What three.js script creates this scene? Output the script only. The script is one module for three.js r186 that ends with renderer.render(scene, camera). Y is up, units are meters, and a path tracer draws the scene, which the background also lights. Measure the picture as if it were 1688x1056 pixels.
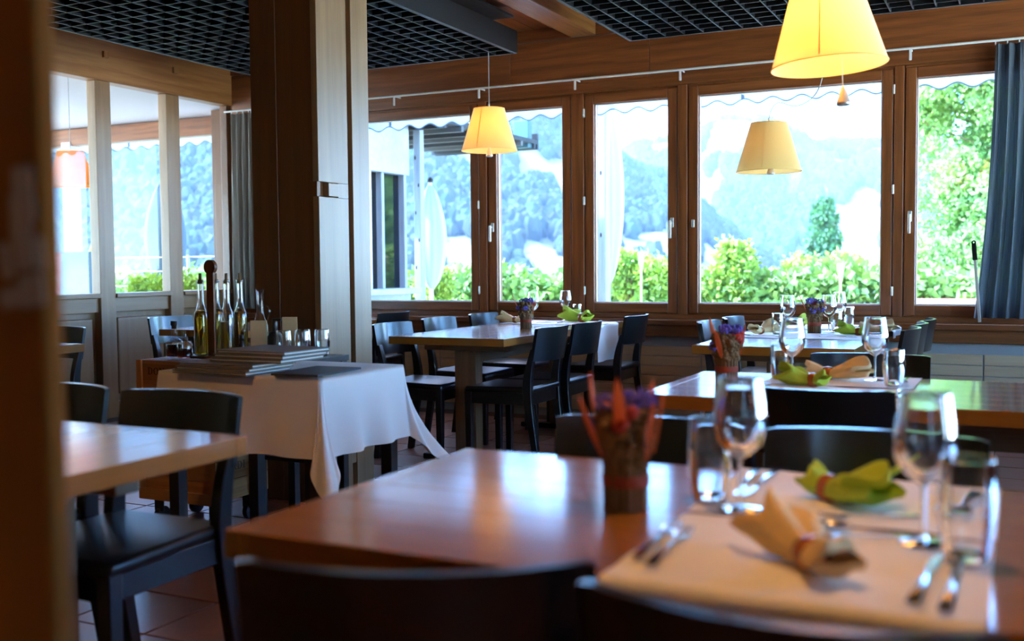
import * as THREE from 'three';
import { Sky } from 'three/addons/objects/Sky.js';
import { RoundedBoxGeometry } from 'three/addons/geometries/RoundedBoxGeometry.js';
import { mergeGeometries, toCreasedNormals } from 'three/addons/utils/BufferGeometryUtils.js';

// ---------------------------------------------------------------- camera, sky, sun, exposure
const scene = new THREE.Scene();
const camera = new THREE.PerspectiveCamera(34.1, 1688 / 1056, 0.05, 9000);
camera.position.set(0, 1.15, 0);
camera.rotation.set(-0.05236, 0.45395, -0.00879, 'YXZ');
camera.focus = 5.6;
camera.userData.fStop = 2.3;

const renderer = new THREE.WebGLRenderer({ antialias: true });
renderer.toneMapping = THREE.LinearToneMapping;
renderer.toneMappingExposure = 2.3;
renderer.shadowMap.enabled = true;
renderer.shadowMap.type = THREE.PCFSoftShadowMap;

const sunDirection = new THREE.Vector3(-0.6, 0.68, 0.3).normalize();
const sky = new Sky();
sky.name = 'sky';
sky.scale.setScalar(8000);
sky.material.uniforms.turbidity.value = 5;
sky.material.uniforms.rayleigh.value = 1.2;
sky.material.uniforms.mieCoefficient.value = 0.006;
sky.material.uniforms.mieDirectionalG.value = 0.8;
sky.material.uniforms.sunPosition.value.copy(sunDirection);
scene.add(sky);
scene.environmentIntensity = 2.2;
scene.fog = new THREE.FogExp2(0xb0caf4, 0.0001);

const sun = new THREE.DirectionalLight(0xfff1dc, 5);
sun.name = 'sun';
sun.position.copy(sunDirection).multiplyScalar(60);
sun.castShadow = true;
Object.assign(sun.shadow.camera, { left: -25, right: 25, top: 25, bottom: -25, near: 1, far: 140 });
sun.shadow.mapSize.set(4096, 4096);
scene.add(sun, sun.target);

// ---------------------------------------------------------------- small helpers
function rng(seed) {
  let a = seed >>> 0;
  return () => { a = (a + 0x6d2b79f5) | 0; let t = Math.imul(a ^ (a >>> 15), 1 | a); t = (t + Math.imul(t ^ (t >>> 7), 61 | t)) ^ t; return ((t ^ (t >>> 14)) >>> 0) / 4294967296; };
}
const R = rng(7);
const used = new Map();
function numbered(name) {
  const n = used.get(name) ?? 0;
  used.set(name, n + 1);
  return n ? `${name}_${String(n).padStart(3, '0')}` : name;
}
const lit = (m) => { m.castShadow = true; m.receiveShadow = true; return m; };
function thing(name, label, category, [x, y, z] = [0, 0, 0], turn = 0, group) {
  const o = new THREE.Group();
  o.name = numbered(name);
  o.position.set(x, y, z);
  o.rotation.y = turn;
  o.userData = { label, category };
  if (group) o.userData.group = group;
  scene.add(o);
  return o;
}
function structure(name, position = [0, 0, 0]) {
  const o = new THREE.Group();
  o.name = numbered(name);
  o.position.set(...position);
  o.userData = { kind: 'structure' };
  scene.add(o);
  return o;
}
function part(name, geometry, material, parent, label) {
  const m = lit(new THREE.Mesh(geometry, material));
  m.name = name;
  if (label) m.userData.label = label;
  parent.add(m);
  return m;
}
function solid(name, geometry, material, label, category, [x, y, z] = [0, 0, 0], turn = 0, group) {   // a thing that is one mesh
  const m = lit(new THREE.Mesh(geometry, material));
  m.name = numbered(name);
  m.position.set(x, y, z);
  m.rotation.y = turn;
  m.userData = { label, category };
  if (group) m.userData.group = group;
  scene.add(m);
  return m;
}
function shell(name, geometry, material) {   // a piece of the setting that is one mesh
  const m = lit(new THREE.Mesh(geometry, material));
  m.name = numbered(name);
  m.userData = { kind: 'structure' };
  scene.add(m);
  return m;
}
function copyOf(root, [x, y, z], turn, label, group) {
  const c = root.clone();
  c.name = numbered(root.name.replace(/_\d{3}$/, ''));
  c.position.set(x, y, z);
  c.rotation.set(0, turn, 0);
  c.userData = { ...root.userData, label };
  if (group) c.userData.group = group;
  scene.add(c);
  return c;
}
const plain = (g) => {
  g = g.index ? g.toNonIndexed() : g;
  for (const k of Object.keys(g.attributes)) if (!['position', 'normal', 'uv'].includes(k)) g.deleteAttribute(k);
  if (!g.attributes.uv) g.setAttribute('uv', new THREE.BufferAttribute(new Float32Array(g.attributes.position.count * 2), 2));
  if (!g.attributes.normal) g.computeVertexNormals();
  return g;
};
const merge = (list) => mergeGeometries(list.map(plain), false);
// box with chamfered edges, uv in metres with u along the grain
function bx(w, h, d, o = {}) {
  const { r = 0.003, at, rot, grain, seed = R() * 20 } = o;
  const s = Math.min(w, h, d);
  const g = plain(r > 0 ? new RoundedBoxGeometry(w, h, d, 1, Math.min(r, s * 0.45)) : new THREE.BoxGeometry(w, h, d));
  const p = g.attributes.position, n = g.attributes.normal, uv = g.attributes.uv;
  const long = grain ?? (w >= h && w >= d ? 0 : h >= d ? 1 : 2);
  for (let i = 0; i < p.count; i++) {
    const a = [Math.abs(n.getX(i)), Math.abs(n.getY(i)), Math.abs(n.getZ(i))], c = [p.getX(i), p.getY(i), p.getZ(i)];
    const k = a[0] >= a[1] && a[0] >= a[2] ? 0 : a[1] >= a[2] ? 1 : 2, rest = [0, 1, 2].filter((q) => q !== k);
    const u = rest.includes(long) ? long : rest[0], v = rest.find((q) => q !== u);
    uv.setXY(i, c[u] + seed, c[v] + c[k] * 0.37 + seed * 1.7);
  }
  if (rot) g.rotateX(rot[0]).rotateY(rot[1]).rotateZ(rot[2]);
  if (at) g.translate(...at);
  return g;
}
// box given by its two corners
const span = (x0, y0, z0, x1, y1, z1, o = {}) => bx(x1 - x0, y1 - y0, z1 - z0, { ...o, at: [(x0 + x1) / 2, (y0 + y1) / 2, (z0 + z1) / 2] });
const lathe = (pts, seg = 40) => new THREE.LatheGeometry(pts.map(([x, y]) => new THREE.Vector2(x, y)), seg);
const V = (x, y, z) => new THREE.Vector3(x, y, z);
function rod(points, r, seg = 24, radial = 8) { return new THREE.TubeGeometry(new THREE.CatmullRomCurve3(points.map((p) => V(...p))), seg, r, radial, false); }
function bar(a, b, r, radial = 10) {
  const A = V(...a), B = V(...b), g = new THREE.CylinderGeometry(r, r, A.distanceTo(B), radial);
  g.applyQuaternion(new THREE.Quaternion().setFromUnitVectors(V(0, 1, 0), B.clone().sub(A).normalize()));
  return g.translate((A.x + B.x) / 2, (A.y + B.y) / 2, (A.z + B.z) / 2);
}
// surface from a function of (u, v); closed in v when asked
function sheet(f, nu, nv) {
  const pos = [], uv = [], idx = [];
  for (let i = 0; i <= nu; i++) for (let j = 0; j <= nv; j++) { pos.push(...f(i / nu, j / nv)); uv.push(i / nu, j / nv); }
  for (let i = 0; i < nu; i++) for (let j = 0; j < nv; j++) { const a = i * (nv + 1) + j, b = a + nv + 1; idx.push(a, b, a + 1, b, b + 1, a + 1); }
  const g = new THREE.BufferGeometry();
  g.setAttribute('position', new THREE.Float32BufferAttribute(pos, 3));
  g.setAttribute('uv', new THREE.Float32BufferAttribute(uv, 2));
  g.setIndex(idx);
  g.computeVertexNormals();
  return g;
}
// flat outline extruded, lying in the xz plane with its thickness upwards
function plate(outline, t, bevel = 0.0006) {
  const s = new THREE.Shape(outline.map(([x, y]) => new THREE.Vector2(x, y)));
  const g = new THREE.ExtrudeGeometry(s, { depth: t, bevelEnabled: bevel > 0, bevelThickness: bevel, bevelSize: bevel, bevelSegments: 2, curveSegments: 10 });
  return g.rotateX(-Math.PI / 2);
}

// ---------------------------------------------------------------- textures and materials
function lattice(seed) {
  const t = new Float32Array(65536), r = rng(seed);
  for (let i = 0; i < t.length; i++) t[i] = r();
  return (x, y, px, py) => {
    const xi = Math.floor(x), yi = Math.floor(y), fx = x - xi, fy = y - yi, sx = fx * fx * (3 - 2 * fx), sy = fy * fy * (3 - 2 * fy);
    const m = (a, p) => ((a % p) + p) % p, at = (a, b) => t[(m(a, px) + m(b, py) * 251) & 65535];
    const a = at(xi, yi), b = at(xi + 1, yi), c = at(xi, yi + 1), d = at(xi + 1, yi + 1);
    return a + (b - a) * sx + (c - a) * sy + (a - b - c + d) * sx * sy;
  };
}
const srgb = (c) => new THREE.Color(c);
function painted(size, paint, metresU, metresV, colour = true) {
  const data = new Uint8Array(size * size * 4), c = new THREE.Color();
  for (let y = 0; y < size; y++) for (let x = 0; x < size; x++) {
    paint(x / size, y / size, c);
    const i = (y * size + x) * 4;
    if (colour) c.convertLinearToSRGB();
    data[i] = Math.min(255, Math.max(0, c.r * 255)); data[i + 1] = Math.min(255, Math.max(0, c.g * 255)); data[i + 2] = Math.min(255, Math.max(0, c.b * 255)); data[i + 3] = 255;
  }
  const t = new THREE.DataTexture(data, size, size);
  if (colour) t.colorSpace = THREE.SRGBColorSpace;
  t.wrapS = t.wrapT = THREE.RepeatWrapping;
  t.magFilter = THREE.LinearFilter;
  t.minFilter = THREE.LinearMipmapLinearFilter;
  t.generateMipmaps = true;
  t.repeat.set(1 / metresU, 1 / metresV);
  t.needsUpdate = true;
  return t;
}
function woodMap(seed, light, dark, contrast = 1) {
  const n = lattice(seed), A = srgb(light), B = srgb(dark);
  return painted(512, (u, v, c) => {
    const warp = n(u * 3, v * 6, 3, 6) * 1.6, ring = n(u * 2, v * 26 + warp, 2, 26), fine = n(u * 14, v * 150, 14, 150), broad = n(u * 2, v * 4, 2, 4);
    let t = 0.5 * ring + 0.28 * fine + 0.22 * broad;
    t = 0.5 + (t - 0.5) * 1.5 * contrast;
    c.copy(A).lerp(B, Math.min(1, Math.max(0, t)));
  }, 1.4, 0.7);
}
function noiseMap(seed, a, b, scale, metres) {
  const n = lattice(seed), A = srgb(a), B = srgb(b);
  return painted(256, (u, v, c) => c.copy(A).lerp(B, 0.55 * n(u * scale, v * scale, scale, scale) + 0.45 * n(u * scale * 5, v * scale * 5, scale * 5, scale * 5)), metres, metres);
}
const std = (o) => new THREE.MeshStandardMaterial(o);
const phys = (o) => new THREE.MeshPhysicalMaterial(o);
const woodRough = (() => { const n = lattice(99); return painted(256, (u, v, c) => { const k = 0.75 + 0.25 * n(u * 10, v * 80, 10, 80); c.setRGB(k, k, k); }, 1.4, 0.7, false); })();
const M = {
  larch: phys({ map: woodMap(11, '#95562a', '#683617'), roughness: 0.42, roughnessMap: woodRough }),
  larchDeep: phys({ map: woodMap(12, '#8a5026', '#5f3114'), roughness: 0.4, roughnessMap: woodRough }),
  beam: phys({ map: woodMap(13, '#a8713c', '#85501f'), roughness: 0.5, roughnessMap: woodRough }),
  oak: phys({ map: woodMap(14, '#94724c', '#755534', 0.7), roughness: 0.4, clearcoat: 0.7, clearcoatRoughness: 0.34 }),
  oakDarkShade: phys({ map: woodMap(15, '#74461f', '#542f12', 0.7), roughness: 0.42, roughnessMap: woodRough }),  // dark oak; on the column front it carries the shade of that face
  tableWood: phys({ map: woodMap(16, '#ac6c26', '#885210', 0.5), roughness: 0.45, specularIntensity: 0.3, clearcoat: 1, clearcoatRoughness: 0.12 }),
  postWood: phys({ map: woodMap(20, '#7a4e20', '#603a14', 0.6), roughness: 0.9, specularIntensity: 0.25 }),
  partition: phys({ map: woodMap(21, '#9a6f44', '#7c5530', 0.7), roughness: 0.42, clearcoat: 0.3, clearcoatRoughness: 0.34 }),
  tableLeg: phys({ map: woodMap(17, '#8a6847', '#6a4d33', 0.8), roughness: 0.45 }),
  panel: phys({ map: woodMap(18, '#d0ae86', '#b8946a', 0.7), roughness: 0.55 }),
  crate: phys({ map: woodMap(19, '#c08548', '#9a6230', 1), roughness: 0.6 }),
  blackWood: phys({ color: 0x07090c, roughness: 0.3, clearcoat: 0.6, clearcoatRoughness: 0.16 }),
  blackPad: phys({ color: 0x0a0d11, roughness: 0.36 }),
  darkWood: phys({ color: 0x1c1410, roughness: 0.45 }),
  blackMetal: std({ color: 0x101214, roughness: 0.4, metalness: 0.5 }),
  grille: std({ color: 0x08090b, roughness: 0.5, metalness: 0.2 }),
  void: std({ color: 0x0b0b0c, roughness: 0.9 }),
  steel: std({ color: 0xd8d8d8, roughness: 0.16, metalness: 1 }),
  satin: std({ color: 0xc9c4bb, roughness: 0.35, metalness: 0.6 }),
  ceilingWhite: std({ color: 0xb8aca6, roughness: 0.8 }),
  greyPanel: std({ color: 0x9a9894, roughness: 0.7 }),
  reflectionCard: std({ color: 0x857b70, roughness: 0.9 }),  // dim grey of the cards that stand in for blurred reflections
  cord: std({ color: 0x9b9a98, roughness: 0.6 }),
  white: std({ color: 0xe8e6e0, roughness: 0.6 }),
  whiteMetal: std({ color: 0xd9d6cf, roughness: 0.4 }),
  plaster: std({ map: noiseMap(31, '#efece6', '#dcd8d0', 6, 2), roughness: 0.9 }),
  cloth: phys({ color: 0xe9e3dc, roughness: 0.85, sheen: 0.3, sheenRoughness: 0.6 }),
  mat: phys({ color: 0xf6f1ea, roughness: 0.6 }),
  napkinLime: phys({ color: 0xa9bf2e, roughness: 0.8, sheen: 0.3 }),
  napkinCream: phys({ color: 0xe4c48c, roughness: 0.8, sheen: 0.3 }),
  ring: phys({ color: 0xa65a26, roughness: 0.18, clearcoat: 0.6 }),
  glass: phys({ color: 0xffffff, transmission: 1, thickness: 0, roughness: 0, ior: 1.5 }),
  solidGlass: phys({ color: 0xffffff, transmission: 1, thickness: 0.004, roughness: 0, ior: 1.48 }),
  pane: phys({ color: 0xffffff, transmission: 1, thickness: 0, roughness: 0, ior: 1.5, specularIntensity: 0.6 }),
  oil: phys({ color: 0xffffff, transmission: 1, thickness: 0.04, roughness: 0, ior: 1.34, attenuationColor: new THREE.Color('#ecc81c'), attenuationDistance: 0.06 }),
  oilPale: phys({ color: 0xffffff, transmission: 1, thickness: 0.04, roughness: 0, ior: 1.34, attenuationColor: new THREE.Color('#d8c050'), attenuationDistance: 0.06 }),
  amber: phys({ color: 0xffffff, transmission: 1, thickness: 0.04, roughness: 0, ior: 1.34, attenuationColor: new THREE.Color('#a04a12'), attenuationDistance: 0.03 }),
  black: std({ color: 0x0c0c0d, roughness: 0.35 }),
  folder: std({ color: 0x7a7063, roughness: 0.7 }),
  folderDark: std({ color: 0x3c4148, roughness: 0.6 }),
  paper: std({ color: 0xe6e3da, roughness: 0.9 }),
  tan: std({ color: 0xcaa878, roughness: 0.8 }),
  bark: std({ map: noiseMap(41, '#8f6c48', '#50361f', 12, 0.1), roughness: 0.95 }),
  ribbon: std({ color: 0x9c3d20, roughness: 0.7 }),
  dryPurple: std({ color: 0x6656ac, roughness: 0.9 }),
  dryBrown: std({ color: 0x7c5c38, roughness: 0.95 }),
  dryOrange: phys({ color: 0xe8713c, roughness: 0.8, transmission: 0.35, thickness: 0, side: THREE.DoubleSide }),
  dryRed: std({ color: 0xa52a1a, roughness: 0.7 }),
  grout: std({ color: 0x4c403a, roughness: 0.9 }),
  curtain: phys({ color: 0x3c4650, roughness: 0.75, transmission: 0.3, thickness: 0, side: THREE.DoubleSide, sheen: 0.4 }),
  curtainGrey: phys({ color: 0x8f857a, roughness: 0.8, transmission: 0.3, thickness: 0, side: THREE.DoubleSide }),
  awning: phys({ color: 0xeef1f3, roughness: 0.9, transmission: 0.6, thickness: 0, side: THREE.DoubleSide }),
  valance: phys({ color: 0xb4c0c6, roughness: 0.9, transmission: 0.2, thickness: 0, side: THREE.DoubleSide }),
  awningTrim: std({ color: 0x4a5a63, roughness: 0.8, side: THREE.DoubleSide }),
  shadeTan: phys({ color: 0xd2862a, roughness: 1, transmission: 0.4, thickness: 0, side: THREE.DoubleSide }),
  shade: phys({ color: 0xf2cc7c, roughness: 1, transmission: 0.45, thickness: 0, side: THREE.DoubleSide }),
};
const tileMaterials = ['#7d4a38', '#8a5541', '#744434', '#93604c'].map((c, i) => phys({ map: noiseMap(50 + i, c, srgb(c).multiplyScalar(0.75).getStyle(), 7, 0.4), roughness: 0.32 }));

// ================================================================ THE ROOM
const BACK = -7.3, LEFT = -6.33, RIGHT = 2.4, FRONT = 3.6;   // inner faces of the walls
const CEIL = 2.95;

// floor: grout slab with terracotta tiles laid on it
{
  const pitch = 0.335, h = 0.012;
  const floor = shell('floor', span(LEFT - 0.2, -0.16, BACK - 0.2, RIGHT + 0.2, -0.004, FRONT + 0.2, { r: 0 }), M.grout);
  const variants = [0, 1, 2, 3].map(() => bx(pitch - 0.008, h, pitch - 0.008, { r: 0.003 }));
  const r = rng(5), rest = [];
  for (let i = -12; i < 20; i++) for (let k = -15; k < 20; k++) {
    const x = -2.475 + (i + 0.5) * pitch, z = -2.735 + (k + 0.5) * pitch;
    if (x < LEFT + 0.1 || x > RIGHT - 0.1 || z < BACK + 0.1 || z > FRONT - 0.1) continue;
    const v = Math.floor(r() * 4), lift = -0.006 + (r() - 0.5) * 0.0012;
    const near = x > -5.2 && x < -0.6 && z < -1.4 && z > -7.2 && x / z < 0.92 && x / z > 0.33;
    if (near) { const t = part('tile', variants[v], tileMaterials[Math.floor(r() * 4)], floor); t.position.set(x, lift, z); }
    else rest.push(variants[v].clone().translate(x, lift, z));
  }
  const m = part('outer_tiles', merge(rest), tileMaterials[0], floor);
  m.userData.kind = 'stuff';
}
// ceiling, outer shell and unseen walls
{
  const c = structure('ceiling');
  part('ceiling_slab', span(LEFT - 0.25, CEIL, BACK - 0.22, RIGHT + 0.2, CEIL + 0.2, FRONT + 0.2, { r: 0 }), M.beam, c);
  for (let k = 0; k < 6; k++) part('ceiling_board', span(-3.62 + k * 0.28, CEIL - 0.018, BACK, -3.62 + (k + 1) * 0.28 - 0.003, CEIL + 0.002, FRONT, { r: 0.002, grain: 2 }), M.larch, c);
  part('ceiling_beam', span(-3.05, 2.845, BACK, -2.85, CEIL, FRONT, { r: 0.006, grain: 2 }), M.beam, c);
  const w = structure('wall_right');
  part('parapet', span(RIGHT, 0, BACK - 0.2, RIGHT + 0.2, 0.7, FRONT + 0.2, { r: 0 }), M.larch, w);
  part('lintel', span(RIGHT, 2.5, BACK - 0.2, RIGHT + 0.2, CEIL, FRONT + 0.2, { r: 0 }), M.larch, w);
  for (const z of [-7.3, -5.6, -3.9, -2.2]) part('window_post', span(RIGHT, 0.7, z - 0.08, RIGHT + 0.2, 2.5, z + 0.08, { r: 0 }), M.larch, w);
  part('window_board', span(RIGHT, 0.7, -2.12, RIGHT + 0.2, 2.5, 3.32, { r: 0 }), M.larch, w);
  for (const z of [-6.45, -4.75, -3.05]) part('pane', span(RIGHT + 0.09, 0.7, z - 0.77, RIGHT + 0.096, 2.5, z + 0.77, { r: 0 }), M.pane, w);
  shell('wall_front', span(LEFT - 0.2, 0, FRONT, RIGHT, CEIL, FRONT + 0.2, { r: 0 }), M.panel);
}
// the two hanging open-cell grilles and the dark void over them
function grille(x0, x1, z0, z1, label) {
  const y = 2.62, h = 0.05, t = thing('ceiling_grille', label, 'ceiling grille', [0, y, 0]);
  const bars = [], step = 0.125;
  for (let x = x0 + step; x < x1 - 0.03; x += step) bars.push(span(x - 0.004, 0, z0, x + 0.004, h, z1, { r: 0 }));
  for (let z = z0 + step; z < z1 - 0.03; z += step) bars.push(span(x0, 0, z - 0.004, x1, h, z + 0.004, { r: 0 }));
  const g = part('lattice', merge(bars), M.grille, t);
  g.userData.kind = 'stuff';
  for (const [a, b] of [[x0, x0 + 0.02], [x1 - 0.02, x1]]) part('fascia', span(a, -0.004, z0, b, 0.15, z1, { r: 0.002 }), M.grille, t);
  for (const [a, b] of [[z0, z0 + 0.02], [z1 - 0.02, z1]]) part('fascia', span(x0 + 0.02, -0.004, a, x1 - 0.02, 0.15, b, { r: 0.002 }), M.grille, t);
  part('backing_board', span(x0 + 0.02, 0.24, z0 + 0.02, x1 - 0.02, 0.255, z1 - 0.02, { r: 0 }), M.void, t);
  for (const x of [x0 + 0.3, x1 - 0.3]) for (const z of [z0 + 0.4, (z0 + z1) / 2, z1 - 0.4]) part('hanger', bar([x, 0.05, z], [x, CEIL - y, z], 0.004, 6), M.blackMetal, t);
}
grille(-5.32, -3.16, -6.6, 1.5, 'black open-cell ceiling grille to the left, over the column and the long dining table');
grille(-2.34, 3.6, -6.6, 1.5, 'black open-cell ceiling grille to the right, behind the large bright pendant lamp');

// back wall: header boards, mullions, sill and grooved boards under the sill
const back = structure('wall_back');
{
  const z0 = BACK - 0.18, z1 = BACK;
  for (const [a, b] of [[LEFT, -3.56], [-3.557, -2.44], [-2.437, 0.6], [0.603, RIGHT]]) {
    part('header_panel', span(a, 2.5, z0, b, 2.84, z1, { r: 0.003, grain: 0 }), M.larch, back);
    part('header_panel', span(a, 2.845, z0, b, CEIL + 0.02, z1 + 0.012, { r: 0.004, grain: 0 }), M.larch, back);
  }
  part('head_rail', span(LEFT, 2.43, z0, RIGHT, 2.5, z1 + 0.006, { r: 0.004 }), M.larchDeep, back);
  for (const [a, b] of [[LEFT, -5.64], [-3.845, -3.775], [-3.055, -2.955], [-2.23, -2.16], [-0.765, -0.705], [0.385, RIGHT]]) part('mullion', span(a, 0.74, z0, b, 2.43, z1, { r: 0.004, grain: 1 }), M.larch, back);
  part('bottom_rail', span(LEFT, 0.755, z0, RIGHT, 0.79, z1 + 0.004, { r: 0.003 }), M.larchDeep, back);
  part('sill_board', span(LEFT, 0.715, z0, RIGHT, 0.753, z1 + 0.09, { r: 0.006 }), M.larch, back);
  part('apron_board', span(LEFT, 0.63, z0, RIGHT, 0.714, z1 + 0.06, { r: 0.004 }), M.larchDeep, back);
  part('recess', span(LEFT, 0, z0, RIGHT, 0.66, z1 + 0.012, { r: 0 }), M.greyPanel, back);
  const cuts = [LEFT, -4.2, -2.05, -0.21, 1.8, RIGHT];
  for (let i = 0; i + 1 < cuts.length; i++) for (let k = 0; k < 7; k++) part('wall_board', span(cuts[i] + 0.004, 0.06 + k * 0.0715, z1 - 0.03, cuts[i + 1] - 0.004, 0.06 + (k + 1) * 0.0715 - 0.004, z1 + 0.02, { r: 0.003, grain: 0 }), M.panel, back);
  part('plinth', span(LEFT, 0, z1 - 0.03, RIGHT, 0.06, z1 + 0.006, { r: 0.002 }), M.darkWood, back);
}
// one window: sash, pane, fittings
function sashWindow(n, x0, x1, handleSide, hingeSide, lockOnly) {   // x0..x1: the glass
  const t = structure('window_' + n), y0 = 0.868, y1 = 2.344, s = 0.07, z0 = BACK - 0.1, z1 = BACK - 0.006;
  const stile = (a, b) => part('stile', span(a, y0 - s, z0, b, y1 + s, z1, { r: 0.006, grain: 1 }), M.larch, t);
  const left = stile(x0 - s, x0), right = stile(x1, x1 + s);
  part('rail', span(x0, y1, z0, x1, y1 + s, z1, { r: 0.006, grain: 0 }), M.larch, t);
  part('rail', span(x0, y0 - s, z0, x1, y0, z1, { r: 0.006, grain: 0 }), M.larch, t);
  part('pane', span(x0 - 0.01, y0 - 0.01, BACK - 0.06, x1 + 0.01, y1 + 0.01, BACK - 0.054, { r: 0 }), M.pane, t);
  for (const [a, b, c, d] of [[x0, y0, x0 + 0.008, y1], [x1 - 0.008, y0, x1, y1], [x0 + 0.008, y0, x1 - 0.008, y0 + 0.008], [x0 + 0.008, y1 - 0.008, x1 - 0.008, y1]]) part('glazing_bead', span(a, b, BACK - 0.053, c, d, BACK - 0.035, { r: 0.002 }), M.satin, t);
  part('frame_liner', merge([span(x0 - s - 0.03, y1 + s, BACK - 0.18, x1 + s + 0.03, y1 + s + 0.03, BACK - 0.02), span(x0 - s - 0.03, y0 - s - 0.03, BACK - 0.18, x1 + s + 0.03, y0 - s, BACK - 0.02), span(x0 - s - 0.03, y0 - s - 0.02, BACK - 0.18, x0 - s, y1 + s + 0.02, BACK - 0.02), span(x1 + s, y0 - s - 0.02, BACK - 0.18, x1 + s + 0.03, y1 + s + 0.02, BACK - 0.02)]), M.larchDeep, t);
  if (handleSide) {
    const x = handleSide < 0 ? x0 - s / 2 : x1 + s / 2, p = handleSide < 0 ? left : right;
    part('handle', lockOnly ? bx(0.022, 0.055, 0.014, { r: 0.004, at: [x, 1.44, z1 + 0.006] }) : merge([bx(0.026, 0.07, 0.012, { r: 0.004, at: [x, 1.45, z1 + 0.005] }), bar([x, 1.45, z1 + 0.01], [x, 1.45, z1 + 0.05], 0.007), bx(0.018, 0.13, 0.014, { r: 0.006, at: [x, 1.4, z1 + 0.05] })]), M.satin, t);
  }
  if (hingeSide) for (const y of [0.93, 1.6, 2.25]) part('hinge', bar([hingeSide < 0 ? x0 - s - 0.005 : x1 + s + 0.005, y, z1 + 0.004], [hingeSide < 0 ? x0 - s - 0.005 : x1 + s + 0.005, y + 0.06, z1 + 0.004], 0.008), M.satin, t);
}
sashWindow(1, -5.55, -3.922, 0, 1);
sashWindow(2, -3.69, -3.133, -1, 0);
sashWindow(3, -2.877, -2.307, 1, -1);
sashWindow(4, -2.082, -0.843, -1, 1, true);
sashWindow(5, -0.628, 0.31, -1, 0);

// curtain rail along the header with its small brackets
{
  const t = thing('curtain_rail', 'thin white curtain rail on small brackets running above the big windows', 'curtain rail');
  part('track', bar([-6.3, 2.515, BACK + 0.1], [0.9, 2.515, BACK + 0.1], 0.008), M.whiteMetal, t);
  for (const x of [-6.0, -4.55, -3.78, -2.98, -2.18, -1.4, -0.66, 0.1]) {
    const b = part('bracket', merge([bx(0.016, 0.07, 0.01, { r: 0.002, at: [x, 2.475, BACK + 0.1] }), bar([x, 2.515, BACK + 0.1], [x, 2.515, BACK + 0.004], 0.006)]), M.whiteMetal, t);
    b.castShadow = true;
  }
  part('end_hook', new THREE.TorusGeometry(0.02, 0.003, 6, 16, 4).translate(0.88, 2.49, BACK + 0.1), M.whiteMetal, t);
}
function curtain(x0, x1, y0, y1, folds, material, label, flare = 0) {
  const t = thing('curtain', label, 'curtain', [0, 0, BACK + 0.1]);
  part('fabric', sheet((u, v) => {
    const k = 1 + flare * (1 - v) * (0.25 + 0.75 * Math.pow(1 - v, 1.5)), x = x1 + (x0 - x1) * (1 - u) * k;
    const a = u * folds * Math.PI * 2;
    return [x, y0 + (y1 - y0) * v, (0.022 + 0.018 * (1 - v)) * Math.sin(a + 0.5 * Math.sin(v * 3)) + 0.008 * Math.sin(a * 2.3 + v * 4)];
  }, folds * 12, 24), material, t);
  for (let i = 0; i <= folds; i++) part('glider', bx(0.008, 0.03, 0.008, { r: 0.002, at: [x0 + (x1 - x0) * i / folds, y1 + 0.012, 0] }), M.whiteMetal, t);
}
curtain(-0.166, 0.3, 0.795, 2.49, 7, M.curtain, 'dark translucent curtain drawn aside at the right-hand end of the windows', 0.22);
curtain(-6.22, -5.72, 0.795, 2.49, 8, M.curtainGrey, 'greyish pleated curtain hanging in the corner behind the wooden column');
{
  const t = thing('curtain_wand', 'slim flat pull wand with a dark holed grip beside the dark curtain', 'wand', [-0.272, 1.27, BACK + 0.14]);
  t.rotation.z = 0.08;
  const s = new THREE.Shape();
  s.moveTo(-0.013, -0.11); s.lineTo(0.013, -0.11); s.lineTo(0.013, 0); s.absarc(0, 0, 0.013, 0, Math.PI, false); s.lineTo(-0.013, -0.11);
  const hole = new THREE.Path(); hole.absarc(0, 0, 0.006, 0, Math.PI * 2, true); s.holes.push(hole);
  part('grip', new THREE.ExtrudeGeometry(s, { depth: 0.008, bevelEnabled: true, bevelSize: 0.001, bevelThickness: 0.001, bevelSegments: 1 }), M.blackMetal, t, 'dark grip with a hole');
  part('blade', bx(0.018, 0.4, 0.004, { r: 0.001, at: [0, -0.3, 0.004] }), M.satin, t);
}

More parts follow.
